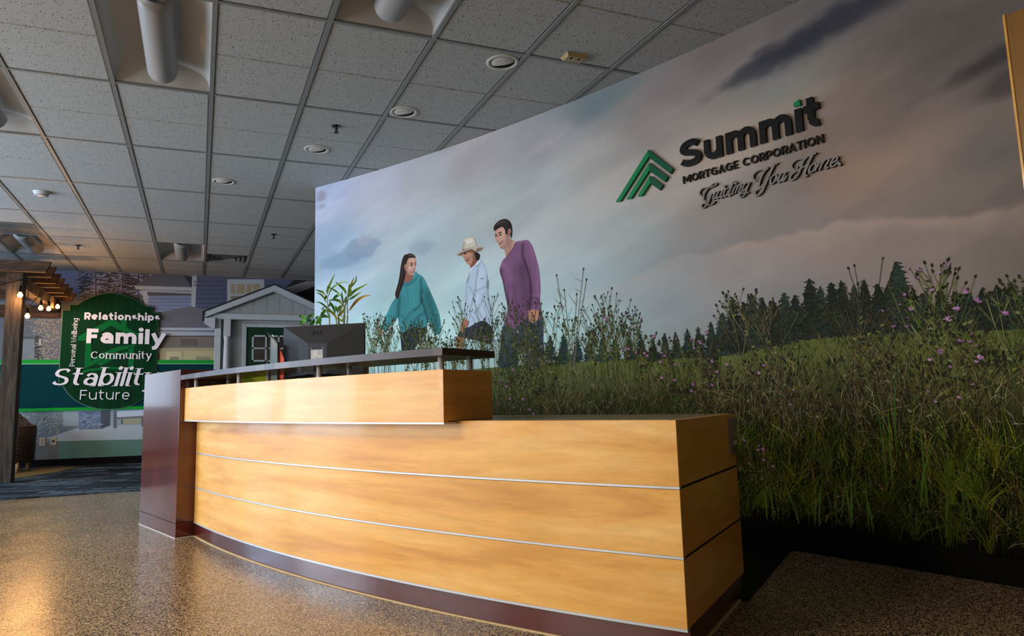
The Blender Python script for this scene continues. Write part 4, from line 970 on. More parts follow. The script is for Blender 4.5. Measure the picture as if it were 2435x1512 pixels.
# --- meadow plants printed in front of people and field
P_ = Print(.0046)
GR = [rgb(64, 76, 42), rgb(84, 92, 46), rgb(104, 108, 56), rgb(122, 122, 76), rgb(46, 56, 30), rgb(74, 66, 44)]
BUD = [rgb(40, 42, 30), rgb(54, 52, 38), rgb(66, 58, 44)]; PK = [rgb(186, 128, 182), rgb(166, 110, 160), rgb(204, 152, 196)]
def bud(u, v, r, ang, col, d=.0049):
    c_, s_ = math.cos(ang), math.sin(ang)
    P_.quad([(u + c_ * a * r - s_ * b * r, v + s_ * a * r + c_ * b * r) for a, b in ((1.5, 0), (.7, .55), (-.5, .65), (-1.2, 0), (-.5, -.65), (.7, -.55))], col, d)
def flower(u, v, r, d=.0051):
    c = random.choice(PK)
    for k in range(7):
        a = random.uniform(.2, 2.9); l_ = r * random.uniform(.8, 1.5); t_ = r * .28
        P_.quad([(u - math.sin(a) * t_, v + math.cos(a) * t_), (u + math.sin(a) * t_, v - math.cos(a) * t_), (u + math.cos(a) * l_, v + math.sin(a) * l_)], jit(c, .18), d)
    bud(u, v - r * .5, r * .45, 1.57, random.choice(BUD), d)
def plant(s0, z0, z1, spread, n=6, w=.0035, pink=.12, cols=None, budr=.0075, leaf=True):
    """a branching wildflower: z0 foot, z1 top"""
    cols = cols or GR[:4]; col = jit(random.choice(cols), .2); lean = random.uniform(-.25, .25) * spread
    hgt = z1 - z0; path = [(s0, z0), (s0 + lean * .3, z0 + hgt * .4), (s0 + lean * .7, z0 + hgt * .75), (s0 + lean, z1)]
    sp = smooth_path(path, 4); P_.line(sp, [w * (1 - .65 * i / len(sp)) for i in range(len(sp))], col)
    tips = [(sp[-1][0], sp[-1][1], 1.57)]
    for k in range(n):
        f = random.uniform(.25, .9); i = int(f * (len(sp) - 1)); b = sp[i]; side = 1 if k % 2 else -1
        l_ = hgt * (1 - f) * random.uniform(.5, 1.0) + .02; a = 1.57 - side * random.uniform(.25, .75)
        m_ = (b[0] + math.cos(a) * l_ * .5, b[1] + math.sin(a) * l_ * .5); e = (b[0] + math.cos(a) * l_ * .85, b[1] + math.sin(a) * l_ * 1.05)
        q_ = smooth_path([b, m_, e], 3); P_.line(q_, w * .55, jit(col, .2)); tips.append((e[0], e[1], a))
        if random.random() < .6:
            e2 = (m_[0] + side * l_ * .22, m_[1] + l_ * .32); P_.line([m_, e2], w * .45, jit(col, .2)); tips.append((e2[0], e2[1], 1.57 - side * .4))
        if leaf and random.random() < .5:
            bud(b[0] + side * .012, b[1], .009, 1.57 - side * 1.0, jit(random.choice(GR), .3), .0048)
    for (u, v, a) in tips:
        r = budr * random.uniform(.6, 1.15)
        if random.random() < pink: flower(u, v, r * 1.35)
        else: bud(u, v, r, a, jit(random.choice(BUD), .3))
def blade(u, z, l_, w, lean, col, d=.0046):
    P = [(u, z), (u + lean * .25, z + l_ * .45), (u + lean, z + l_)]
    q_ = smooth_path(P, 3); n = len(q_); P_.line(q_, [max(.0006, w * min(1, .3 + 1.8 * i / (n - 1)) * (1 - (i / (n - 1)) ** 1.8)) for i in range(n)], col, d)
def at_px(x, y): return wall_sz(x, y)
# understory tangle: short strokes everywhere below the field's far part
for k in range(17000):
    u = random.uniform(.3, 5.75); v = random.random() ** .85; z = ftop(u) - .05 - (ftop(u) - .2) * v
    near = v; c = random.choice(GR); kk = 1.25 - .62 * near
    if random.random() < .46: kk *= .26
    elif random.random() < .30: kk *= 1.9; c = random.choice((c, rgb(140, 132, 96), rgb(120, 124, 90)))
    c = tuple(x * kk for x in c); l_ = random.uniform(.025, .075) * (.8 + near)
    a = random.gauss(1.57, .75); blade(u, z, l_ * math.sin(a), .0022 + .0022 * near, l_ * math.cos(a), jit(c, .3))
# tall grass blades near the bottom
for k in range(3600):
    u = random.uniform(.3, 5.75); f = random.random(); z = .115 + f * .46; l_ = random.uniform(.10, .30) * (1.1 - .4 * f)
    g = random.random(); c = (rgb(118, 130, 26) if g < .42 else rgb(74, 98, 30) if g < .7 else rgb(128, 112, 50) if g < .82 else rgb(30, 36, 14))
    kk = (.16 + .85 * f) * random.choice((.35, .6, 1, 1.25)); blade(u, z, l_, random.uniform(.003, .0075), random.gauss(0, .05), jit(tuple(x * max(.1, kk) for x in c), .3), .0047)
# clumps of broad grass fanning out from one root
for k in range(150):
    u = random.uniform(2.0, 5.75); z = .118 + random.random() ** 1.4 * .42; br_ = random.choice((.16, .3, .5, .75)) * (.55 + 1.1 * (z - .118)); c = random.choice((rgb(122, 134, 28), rgb(92, 116, 34), rgb(104, 110, 30)))
    for q in range(random.randint(6, 12)):
        blade(u + random.gauss(0, .012), z, random.uniform(.10, .24), random.uniform(.005, .010), random.gauss(0, .085), jit(tuple(x * br_ for x in c), .35), .0049)
# straw arcs
for k in range(420):
    u = random.uniform(2.6, 5.75); z = random.uniform(.2, .85); l_ = random.uniform(.12, .4); a = random.gauss(1.57, .55)
    P_.line(smooth_path([(u, z), (u + math.cos(a) * l_ * .5 + .01, z + math.sin(a) * l_ * .55), (u + math.cos(a) * l_ * 1.1, z + math.sin(a) * l_ * .95)], 3), random.uniform(.0012, .0026), jit(random.choice([rgb(150, 130, 88), rgb(112, 104, 62), rgb(44, 38, 24), rgb(94, 70, 46)]), .3), .0048)
# broad iris-like leaves
for x, y, l_ in ((2118, 1010, .62), (2102, 1080, .5), (1985, 1150, .40), (2030, 1170, .42), (2190, 1120, .5), (2240, 1190, .34), (1445, 985, .16), (1455, 985, .2), (1350, 985, .16), (1300, 985, .2), (1225, 985, .14), (2300, 1160, .4), (1830, 1240, .3), (1950, 1260, .3), (2080, 1270, .36), (1900, 1200, .28)):
    a = at_px(x, y); 
    for q in range(2): blade(a[0] + random.uniform(-.03, .03), max(.14, a[1] - .16), l_ * random.uniform(.55, .9), .012, random.gauss(0, .05), jit(rgb(74, 104, 40), .35), .0050)
# flowering thickets: (photo x range, top, foot, how many, spread, share of blossoms)
for x0, x1, y0, y1, n, pk in ((868, 935, 752, 890, 15, .02), (930, 1050, 760, 900, 16, .03), (985, 1060, 790, 900, 8, .02), (1050, 1110, 800, 900, 8, .05), (1096, 1165, 706, 890, 6, .06), (1100, 1180, 780, 890, 8, .10),
   (1165, 1215, 752, 890, 5, .08), (1205, 1310, 716, 890, 11, .08), (1200, 1320, 790, 960, 20, .08), (1330, 1420, 760, 900, 6, .04), (1400, 1470, 700, 900, 7, .10), (1440, 1560, 738, 910, 12, .08), (1500, 1720, 800, 930, 16, .10), (1180, 1330, 890, 985, 16, .10),
   (1720, 1790, 690, 930, 3, .0), (1820, 1880, 656, 960, 4, .0), (1990, 2070, 620, 960, 5, .0), (2090, 2140, 740, 980, 4, .02), (2140, 2280, 636, 940, 9, .05), (2200, 2435, 730, 960, 14, .08), (2370, 2435, 640, 900, 3, .0), (1790, 1840, 1000, 1200, 5, .15), (1560, 1800, 860, 985, 22, .03), (1830, 2300, 850, 1060, 34, .02)):
    for k in range(n):
        x = random.uniform(x0, x1); t_ = random.random() ** 1.6; y = y0 + (y1 - y0) * .6 * t_; a = at_px(x, y); b = at_px(x, y1)
        dry = 1650 < x < 2150 and y0 < 930
        plant(a[0] + random.uniform(-.02, .02), max(.12, b[1]), a[1], (a[1] - b[1]) * .55, 7 if y0 < 800 else 5, .0040 if not dry else .0046, pk, [rgb(86, 80, 60), rgb(110, 102, 74), rgb(64, 58, 44)] if dry else None, .0075 if x < 1500 else .0085)
# bare tall stalks beside the man
for x, y in ((1324, 655), (1342, 690), (1388, 640), (1395, 665), (1372, 700)):
    a, b = at_px(x, y), at_px(1362 + (x - 1362) * .1, 880); P_.line(smooth_path([b, (b[0] * .55 + a[0] * .45, b[1] * .5 + a[1] * .5), a], 4), .004, rgb(128, 126, 104)); bud(a[0], a[1], .008, 1.4, BUD[0])
    for q in range(4):
        f = random.uniform(.4, .9); c = (b[0] + (a[0] - b[0]) * f, b[1] + (a[1] - b[1]) * f); e = (c[0] + random.choice((-1, 1)) * random.uniform(.02, .07), c[1] + random.uniform(.03, .09)); P_.line([c, e], .002, rgb(120, 118, 96))
# single blossoms seen large in the photo
for x, y, r in ((1205, 918, .016), (1218, 880, .016), (1190, 905, .013), (1213, 948, .014), (1150, 838, .016), (1495, 830, .014), (1555, 800, .014), (1572, 862, .013), (1607, 868, .013), (1680, 792, .014), (1665, 815, .014), (1693, 860, .013), (1730, 868, .013), (1648, 915, .015), (1693, 916, .013), (1480, 832, .012), (1440, 760, .016), (1645, 930, .012), (1815, 1070, .014), (1770, 1048, .012), (1816, 1094, .01), (2255, 760, .015), (2275, 735, .016), (2295, 694, .015), (2325, 715, .016), (2390, 745, .014), (2330, 850, .015), (1575, 900, .012), (1606, 905, .012), (1805, 888, .011), (2280, 945, .01), (1262, 762, .012), (1232, 790, .012), (1245, 950, .015), (1260, 975, .016), (1270, 985, .014)):
    a = at_px(x, y); flower(a[0], a[1], r, .0053); flower(a[0] + r * .4, a[1] - r * .5, r * .8, .0054)
P_.done('printed_meadow', kind='stuff')

# tall maple casing at the right end of the mural
r = thing('door_casing', 'tall yellow maple casing at the right edge of the mural', 'door casing', wall_pt(5.75, 0))
arc_strip('casing_board', 5.575, 5.95, 0, 2.42, .002, .03, wood('maple_casing', rgb(112, 74, 20), rgb(136, 92, 28), rgb(152, 106, 38), 0, .4, .4, 0, .9, True), 6, r)
arc_strip('casing_edge', 5.571, 5.580, 0, 2.425, .002, .034, M_maple_side, 2, r)
# ================================================================ raised logo sign on the mural
LOGO = thing('logo_sign', 'raised company logo sign with green chevrons and black and grey letters', 'sign', wall_pt(4.2, 2.2, .005))
M_lblack = plain('gloss_black_acrylic', rgb(13, 12, 11), .35, 0, .2, .05)
M_lgreen = plain('green_acrylic', rgb(2, 122, 70), .4, 0, .2, .05); M_lgreen2 = plain('dark_green_acrylic', rgb(1, 78, 50), .4, 0, .2, .05)
M_lgrey = plain('grey_acrylic', rgb(116, 109, 103), .5, 0, .4, .05); M_lside = plain('letter_return', rgb(40, 30, 24), .6, 0, .4, .05)
def lw(u, v, d): return wall_pt(u, v, d)
def k4(pts): return [wall_sz(1450 + x * 580 / 2435, 220 + y * 580 / 2435) for x, y in pts]
for pts, m_ in (([(80, 1098), (405, 577), (408, 648), (125, 1090)], M_lgreen), ([(408, 580), (652, 770), (625, 818), (408, 652)], M_lgreen2), ([(188, 1070), (415, 707), (418, 778), (232, 1064)], M_lgreen), ([(418, 710), (600, 847), (570, 898), (418, 792)], M_lgreen2), ([(297, 1042), (422, 836), (426, 905), (340, 1037)], M_lgreen), ([(428, 840), (550, 930), (518, 980), (428, 914)], M_lgreen2), ([(1855, 118), (1912, 75), (1922, 138), (1858, 150)], M_lgreen)):
    solid([k4(pts)], lw, .005, .024).build('chevron_bar' if pts[0][0] < 1000 else 'letter_dot', m_, LOGO)
for ch, s0, s1 in (('S', 3.862, 4.010), ('u', 4.031, 4.149), ('m', 4.176, 4.363), ('m', 4.388, 4.574), ('l', 4.598, 4.636), ('t', 4.647, 4.731)):
    q, adv = letter_quads(ch, .225); hgt = .166
    if ch == 'l': q = [[(0, 0), (1, 0), (1, XH), (0, XH)]]
    xs = [p[0] for poly in q for p in poly]; a, b = min(xs), max(xs)
    polys = [[(s0 + (p[0] - a) / (b - a) * (s1 - s0), 2.219 + p[1] * hgt) for p in poly] for poly in q]
    solid(polys, lw, .005, .024).build('letter', M_lblack, LOGO)
lettering(LOGO, 'MORTGAGE CORPORATION', lambda u, v, d: wall_pt(3.868 + u, 2.1215 + v, d), .17, .005, .016, M_lblack, .0475, .868, .17)
def strip(quads, d0, d1):
    mb = MB(); n = len(quads)
    if n == 1: return solid(quads, lw, d0, d1)
    L_ = [q[0] for q in quads] + [quads[-1][3]]; R_ = [q[1] for q in quads] + [quads[-1][2]]; vv = []
    for a, b in zip(L_, R_): vv += [lw(a[0], a[1], d0), lw(b[0], b[1], d0), lw(b[0], b[1], d1), lw(a[0], a[1], d1)]
    return mb.add(vv, [(4 * i + k, 4 * i + (k + 1) % 4, 4 * i + 4 + (k + 1) % 4, 4 * i + 4 + k) for i in range(n) for k in range(4)] + [(0, 1, 2, 3), (4 * n + 3, 4 * n + 2, 4 * n + 1, 4 * n)])
def script(x0, y0, k, strokes, name):
    for pts, w in strokes:
        if len(pts) == 1:
            (x, y), = pts; polys = [[wall_sz(x0 + (x + w * math.cos(a * .449)) * k, y0 + (y + w * math.sin(a * .449)) * k) for a in range(14)]]
        else:
            sp = smooth_path(pts, 5); n = len(sp); P = [np.array(wall_sz(x0 + p[0] * k, y0 + p[1] * k)) for p in sp]
            ws = []
            for i in range(n):                       # down strokes heavy, hairlines light
                a, b = P[max(0, i - 1)], P[min(n - 1, i + 1)]; d = b - a; L_ = np.hypot(*d) + 1e-9
                ws.append(w * k * .0024 * (.62 + .5 * abs(d[1]) / L_) * (.75 if i in (0, n - 1) else 1))
        sid = len(LOGO.children); polys = ribbon(P, ws) if len(pts) > 1 else polys; strip(polys, .005, .018 + (sid % 9) * .0002).build(name, M_lside, LOGO); strip(polys, .0182 + (sid % 9) * .0002, .0202 + (sid % 9) * .0002).build('letter_face', M_lgrey, LOGO)
script(1660, 410, 180 / 2435, [([(180, 770), (110, 720), (110, 640), (180, 545), (290, 510), (420, 505), (560, 460), (640, 400), (600, 362), (540, 385), (450, 470), (340, 570), (260, 700), (230, 830), (250, 920), (310, 945), (390, 880), (440, 780), (490, 700)], 58),
 ([(490, 710), (420, 900), (340, 1060), (240, 1150), (170, 1130), (190, 1040), (290, 1010), (400, 1060), (500, 1040), (570, 980), (580, 930)], 52),
 ([(620, 630), (545, 800), (560, 868), (640, 790), (730, 600)], 58), ([(730, 600), (655, 780), (670, 848), (750, 790)], 58), ([(860, 570), (785, 740), (795, 828), (860, 770)], 58), ([(900, 465)], 48),
 ([(1035, 530), (945, 560), (890, 700), (910, 788), (975, 750), (1050, 590)], 58), ([(1205, 290), (1125, 480), (1045, 690), (1055, 768), (1120, 710)], 62), ([(1255, 450), (1175, 620), (1155, 700), (1210, 690)], 58), ([(1262, 362)], 46),
 ([(1340, 440), (1255, 690)], 58), ([(1290, 600), (1370, 440), (1430, 410), (1435, 480), (1365, 640), (1400, 678), (1475, 600)], 55), ([(1690, 360), (1600, 355), (1515, 460), (1485, 580), (1530, 610), (1625, 480)], 52), ([(1720, 330), (1640, 520), (1550, 740), (1460, 810), (1400, 800), (1410, 730), (1500, 680), (1600, 690), (1700, 640)], 52)], 'script_letter')
script(1785, 360, 230 / 2435, [([(240, 650), (200, 740), (130, 730), (100, 650), (150, 560), (260, 490), (380, 470), (490, 410)], 45), ([(490, 420), (380, 530), (300, 680), (252, 830), (258, 920), (310, 920), (370, 840)], 62), ([(725, 320), (645, 340), (560, 500), (480, 680), (400, 860), (320, 1030), (220, 1120), (150, 1090), (160, 1010), (225, 990)], 60),
 ([(640, 600), (560, 680), (540, 790), (570, 830), (650, 770), (700, 680), (680, 612), (640, 600)], 46), ([(820, 560), (740, 720), (760, 782), (840, 700), (930, 530)], 48), ([(930, 530), (850, 700), (870, 752), (965, 620)], 48),
 ([(1220, 380), (1200, 460), (1130, 470), (1070, 400), (1110, 300), (1230, 220), (1360, 200), (1480, 150)], 45), ([(1480, 150), (1390, 230), (1320, 380), (1260, 550), (1160, 690), (1070, 730), (1030, 680), (1090, 580), (1220, 500), (1330, 430), (1440, 370)], 52), ([(1695, 65), (1620, 80), (1540, 220), (1460, 400), (1400, 560), (1420, 630), (1485, 620)], 66),
 ([(1640, 315), (1550, 400), (1520, 510), (1550, 552), (1640, 490), (1690, 400), (1670, 325), (1640, 315)], 46), ([(1770, 270), (1670, 510)], 48), ([(1700, 440), (1790, 290), (1845, 260), (1850, 300), (1770, 490)], 46), ([(1800, 400), (1900, 250), (1990, 205), (2010, 250), (1930, 390), (1950, 442), (2015, 400)], 46),
 ([(2060, 330), (2180, 260), (2232, 190), (2190, 150), (2110, 230), (2060, 340), (2080, 402), (2160, 370), (2265, 255)], 44), ([(2280, 335)], 44)], 'script_letter')
# ================================================================ back wall: printed house picture, band, hanging sign
BW = thing('back_wall_print', 'dim printed picture of a grey house, trees and lawn on the back wall', 'mural', (-1, YB - .001, 0))
class BPrint:
    def __init__(s, base): s.mb = MB(); s.k = 0; s.base = base
    def p(s, pts, col, tone=None):
        s.k += 1; d = s.base + (s.k % 120) * 1.6e-5
        poly = [at_y(x, y, YB) for x, y in pts]; v = [(q.x, YB - d, min(q.z, CEIL - .013)) for q in poly]
        tri = tessellate_polygon([[Vector((q[0], q[2], 0)) for q in v]])
        for t_ in tri: s.mb.add([v[i] for i in t_], [(0, 1, 2)], col)
    def r(s, x0, y0, x1, y1, col): s.p([(x0, y0), (x1, y0), (x1, y1), (x0, y1)], col)
    def l(s, pts, w, col):
        for q in ribbon(pts, w): s.p([tuple(a) for a in q], col)
    def done(s, name, kind=None): return tag(s.mb.build(name, M_print, BW, fix=False), None, None, None, kind)
K = 1.0
Q = BPrint(.002)
Q.r(-260, 600, 800, 1112, rgb(104, 112, 128))                         # ground tone of the print
Q.p([(-260, 600), (420, 600), (420, 700), (-260, 700)], rgb(136, 146, 184))  # sky
Q.p([(-260, 690), (60, 720), (150, 760), (150, 870), (-260, 870)], rgb(98, 108, 120)); Q.p([(-260, 690), (70, 726), (150, 752), (150, 762), (70, 740), (-260, 705)], rgb(128, 136, 146))
for a in range(5): Q.l([(-100, 728 + a * 9), (20, 744 + a * 9), (128, 764 + a * 9)], 1.0, rgb(150, 156, 166) if a < 2 else rgb(84, 92, 102))
Q.r(44, 800, 88, 858, rgb(80, 90, 100)); Q.r(52, 806, 82, 858, rgb(116, 130, 140)); Q.r(84, 798, 100, 860, rgb(64, 72, 82)); Q.r(92, 806, 98, 822, rgb(170, 176, 186))
Q.done('printed_house')
Q = BPrint(.0042)
for k in range(420):                                                   # light-leaved tree left of the sign
    x, y = random.gauss(112, 20), random.uniform(735, 860); a = random.uniform(0, 3.1); l_ = random.uniform(3, 9)
    Q.l([(x, y), (x + math.cos(a) * l_, y + math.sin(a) * l_ * .6)], random.uniform(1, 2.4), jit(rgb(146, 142, 130), .35))
for cx_, n in ((228, 200), (292, 230), (330, 150)):                    # fir boughs against the sky
    Q.l([(cx_, 640), (cx_, 712)], 2, rgb(58, 54, 56))
    for k in range(n):
        y = random.uniform(640, 722); sg = random.choice((-1, 1)); x = cx_ + sg * random.uniform(0, 34); l_ = random.uniform(4, 16)
        Q.l([(x, y), (x + sg * l_, y + random.uniform(-1, 4))], random.uniform(.8, 2.2), jit(rgb(70, 66, 68), .3))
Q.done('printed_trees', 'stuff')
Q = BPrint(.0064)
LV, LVD, TR, RF = rgb(116, 124, 160), rgb(92, 98, 128), rgb(176, 186, 198), rgb(112, 114, 124)
Q.p([(365, 640), (470, 640), (470, 682), (318, 682)], rgb(100, 104, 118)); Q.r(345, 694, 470, 745, rgb(132, 144, 182))
for k in range(6): Q.r(352, 702 + k * 8, 458, 703 + k * 8, LVD)
Q.r(350, 694, 458, 703, rgb(96, 92, 100)); Q.p([(318, 679), (456, 683), (456, 692), (324, 688)], TR); Q.p([(344, 690), (456, 694), (456, 698), (344, 694)], TR); Q.p([(338, 690), (350, 690), (354, 740), (345, 740)], TR); Q.p([(328, 692), (342, 692), (356, 708), (350, 712)], TR)
Q.p([(438, 645), (460, 660), (456, 686), (448, 672)], rgb(60, 62, 72)); Q.r(462, 640, 800, 800, LVD)
for k in range(9): Q.r(466, 668 + k * 10.5, 800, 669.2 + k * 10.5, rgb(62, 68, 92))
Q.p([(457, 655), (468, 655), (464, 738), (454, 738)], TR); Q.r(460, 668, 466, 672, rgb(110, 118, 130)); Q.r(460, 676, 466, 680, rgb(110, 118, 130))
Q.p([(375, 744), (452, 728), (505, 738), (520, 780), (375, 780)], RF)
for k in range(10): Q.r(378, 745 + k * 3.4, 510, 745.8 + k * 3.4, rgb(96, 98, 108))
Q.p([(370, 779), (512, 780), (512, 786), (370, 785)], TR); Q.p([(370, 787), (512, 789), (512, 800), (370, 798)], rgb(168, 178, 190)); Q.r(370, 798, 515, 802, rgb(96, 88, 84))
Q.r(370, 801, 515, 828, rgb(124, 118, 112)); Q.r(430, 806, 470, 822, rgb(104, 98, 92)); Q.r(370, 827, 515, 858, rgb(172, 164, 132)); Q.r(395, 836, 430, 858, rgb(196, 188, 150)); Q.r(404, 848, 426, 858, rgb(142, 140, 122)); Q.r(438, 834, 515, 858, rgb(186, 178, 140)); Q.r(466, 848, 500, 856, rgb(150, 146, 124)); Q.r(372, 838, 380, 858, rgb(132, 126, 102))
Q.r(540, 664, 628, 730, TR); Q.r(549, 675, 582, 699, rgb(166, 156, 132)); Q.r(586, 675, 619, 699, rgb(166, 156, 132)); Q.r(549, 704, 600, 730, rgb(132, 128, 116))
for x in (560, 598): Q.r(x, 676, x + 3, 698, TR)
Q.p([(700, 665), (760, 662), (800, 640), (800, 760), (690, 760), (672, 690)], rgb(52, 50, 54)); Q.p([(664, 690), (730, 668), (770, 662), (770, 672), (712, 695), (676, 705)], rgb(142, 144, 152))
Q.done('printed_eaves')
Q = BPrint(.0042)                                               # lawn and porch below the band
Q.r(-260, 968, 520, 1112, rgb(150, 166, 174)); Q.r(-260, 975, 150, 1056, rgb(120, 136, 142))
for k in range(260):
    x, y = random.uniform(20, 150), random.uniform(980, 1030); a = random.uniform(0, 3.1); l_ = random.uniform(3, 9); Q.l([(x, y), (x + math.cos(a) * l_, y + math.sin(a) * l_ * .7)], random.uniform(1, 2), jit(random.choice([rgb(148, 164, 158), rgb(98, 116, 116), rgb(176, 186, 178)]), .2))
Q.p([(-260, 1030), (185, 1012), (185, 1020), (110, 1042), (60, 1060), (-260, 1075)], rgb(112, 128, 140)); Q.p([(110, 1042), (185, 1017), (520, 1000), (520, 1048), (140, 1050)], rgb(172, 186, 196))
Q.p([(187, 978), (240, 976), (240, 1020), (187, 1021)], rgb(112, 130, 158)); Q.p([(240, 976), (263, 975), (262, 1012), (240, 1020)], rgb(82, 88, 98))
for k in range(70):
    x = 188 + random.random() * 46; y = 979 + int(random.random() * 10) * 4.1; Q.r(x, y, x + random.uniform(5, 14), y + random.uniform(1.6, 3), jit(random.choice([rgb(142, 160, 188), rgb(86, 102, 128), rgb(116, 134, 160)]), .15))
Q.r(270, 977, 278, 1018, rgb(104, 110, 118)); Q.p([(278, 978), (345, 974), (345, 988), (278, 992)], rgb(196, 208, 226)); Q.p([(278, 992), (345, 988), (345, 993), (278, 997)], rgb(122, 122, 122)); Q.r(288, 997, 292, 1008, rgb(90, 92, 98)); Q.p([(292, 998), (345, 995), (345, 1008), (292, 1008)], rgb(168, 164, 140)); Q.r(336, 990, 342, 1014, rgb(110, 112, 118))
Q.p([(135, 1049), (520, 1040), (520, 1112), (135, 1112)], rgb(96, 132, 122)); Q.r(-260, 1052, 138, 1112, rgb(110, 114, 110))  # lawn, then the shade beside the chair painted as a grey patch
for k in range(300):
    x, y = random.uniform(140, 345), random.uniform(1050, 1092); Q.l([(x, y), (x + random.uniform(3, 12), y - random.uniform(0, 2))], random.uniform(.8, 1.8), jit(rgb(98, 136, 124), .2))
Q.done('printed_lawn', 'stuff')
# raised teal band with green edges
def zband(py): return at_y(170, py, YB).z
M_teal = plain('teal_band', rgb(5, 56, 62), .8, 0, .08, .06); M_lime = plain('lime_edge', rgb(26, 156, 54), .8, 0, .1, .06); M_lime2 = plain('pale_edge', rgb(150, 190, 160), .4, 0, .4, .05)
band = thing('wall_band', 'dark teal horizontal wall band with bright green edges behind the sign', 'wall band', (-2, YB - .01, .8))
for nm, z0, z1, m_, d in (('panel', .855, 1.508, M_teal, .02), ('top_edge', 1.515, 1.572, M_lime, .026), ('edge_line', 1.506, 1.516, M_lime2, .028), ('bottom_edge', .812, .857, M_lime, .026)):
    mb = MB(); mb.box((-5.5, YB - .012 - d, z0), (.28, YB - .012, z1)); mb.build(nm, m_, band)

# ---------------------------------------------------------------- shaped green sign of vertical boards
YS = YB - .06
def k5(x, y): return (90 + x * 320 / 1613, 690 + y * 320 / 1613)
SIGN = thing('community_sign', 'dark green shaped wooden sign with raised white words on the back wall', 'sign', tuple(at_y(*k5(850, 750), YS)))
shape = [(300, 245), (386, 240), (388, 178), (480, 176)] + [(480 + (1285 - 480) * f, 176 + 14 * f - 145 * math.sin(math.pi * f) ** .85) for f in [k / 16 for k in range(1, 16)]] + [(1285, 190), (1375, 200), (1370, 265), (1442, 270), (1412, 1020)]
shape += [(1395, 1100)] + [(840 + 545 * math.cos(math.radians(a)), 1060 + 365 * math.sin(math.radians(a))) for a in range(15, 168, 9)] + [(308, 1148), (250, 1146), (258, 960)]
ow = [(q.x, q.z) for q in (at_y(*k5(*p), YS) for p in shape)]
t = NT('sign_green'); v = t.coords((14, 14, 1)); M_sgreen = t.set(.75, 0, .1, t.mul(rgb(4, 56, 30), t.ramp(t.noise(v, 2, 4), [(.3, (.62,) * 3), (.7, (1.1,) * 3)])))
M_srim = plain('sign_rim', rgb(96, 132, 112), .4, 0, .4, .05)
def clip_x(poly, lo, hi):
    for sgn, lim in ((1, lo), (-1, hi)):
        out = []
        for i in range(len(poly)):
            a, b = poly[i - 1], poly[i]; ia, ib = sgn * (a[0] - lim) >= 0, sgn * (b[0] - lim) >= 0
            if ia != ib: f = (lim - a[0]) / (b[0] - a[0]); out.append((lim, a[1] + f * (b[1] - a[1])))
            if ib: out.append(b)
        poly = out
    return poly
xa, xb = min(p[0] for p in ow), max(p[0] for p in ow); nb = 8
cxm, czm = sum(p[0] for p in ow) / len(ow), sum(p[1] for p in ow) / len(ow)
for k in range(nb):
    lo, hi = xa + (xb - xa) * k / nb + .0018, xa + (xb - xa) * (k + 1) / nb - .0018; pl_ = clip_x(ow, lo, hi)
    dd = random.uniform(0, .0015)
    mb = MB(); mb.prism(pl_, lambda x, z: (x, YS - dd, z), lambda x, z: (x, YS + .028, z)); mb.build('board', M_sgreen, SIGN)
rim = [(cxm + (p[0] - cxm) * 1.012, czm + (p[1] - czm) * 1.010) for p in ow]
mb = MB(); mb.prism(rim, lambda x, z: (x, YS + .006, z), lambda x, z: (x, YS + .024, z)); mb.build('rim', M_srim, SIGN)
M_em = plain('emblem_green', rgb(8, 104, 50), .8, 0, .1, .1, 6, (6, 6, 1))
def sq(pts): return [(q.x, q.z) for q in (at_y(*k5(*p), YS) for p in pts)]
for pts in ([(480, 605), (480, 555), (880, 345), (1000, 405), (1000, 330), (1065, 330), (1065, 445), (1290, 570), (1290, 600), (1200, 600), (878, 422), (570, 605)], [(575, 600), (640, 600), (640, 850), (555, 945)], [(1085, 690), (1150, 680), (1150, 945), (1085, 930)],
            [(555, 945), (640, 850), (780, 750), (950, 680), (1160, 648), (1160, 682), (950, 735), (780, 830), (640, 905)], [(430, 1012), (600, 945), (870, 915), (1100, 930), (1260, 990), (1100, 958), (870, 945), (620, 972)], [(700, 880), (850, 800), (1080, 730), (1085, 755), (880, 835), (760, 905)]):
    mb = MB(); mb.prism(sq(pts), lambda x, z: (x, YS - .0030, z), lambda x, z: (x, YS - .001, z)); mb.build('house_emblem', M_em, SIGN)
M_sw = plain('white_letter', rgb(226, 226, 236), .4, 0, .4, .03)
def line_f(x0, y0, x1, y1, back=0):
    a, b = at_y(*k5(x0, y0), YS), at_y(*k5(x1, y1), YS); L_ = math.hypot(b.x - a.x, b.z - a.z); ux, uz = (b.x - a.x) / L_, (b.z - a.z) / L_
    return (lambda u, v, d: (a.x + ux * u - uz * v, YS - d, a.z + uz * u + ux * v)), L_
def cap(px): return px * 320 / 1613 * 11.9 / FPX * .93
for tx, x0, y0, x1, y1, c, w, gp_, kw in (('Relationships', 558, 352, 1460, 368, 84, .25, .12, {}), ('Family', 582, 636, 1520, 650, 172, .25, .11, {}), ('Community', 636, 822, 1362, 826, 88, .17, .15, dict(contrast=.35, serif=True)),
                                         ('Stability', 150, 1150, 1420, 1150, 212, .19, .10, dict(contrast=.36, serif=True, shear=.22)), ('Future', 505, 1312, 1100, 1310, 112, .1, .18, {}), ('Personal Wellbeing', 442, 912, 484, 338, 54, .15, .14, dict(contrast=.5, serif=True))):
    f, L_ = line_f(x0, y0, x1, y1); dep = .022 if c > 80 else .012
    lettering(SIGN, tx, f, w, .003, dep, M_sw, cap(c), L_, gp_, **kw)

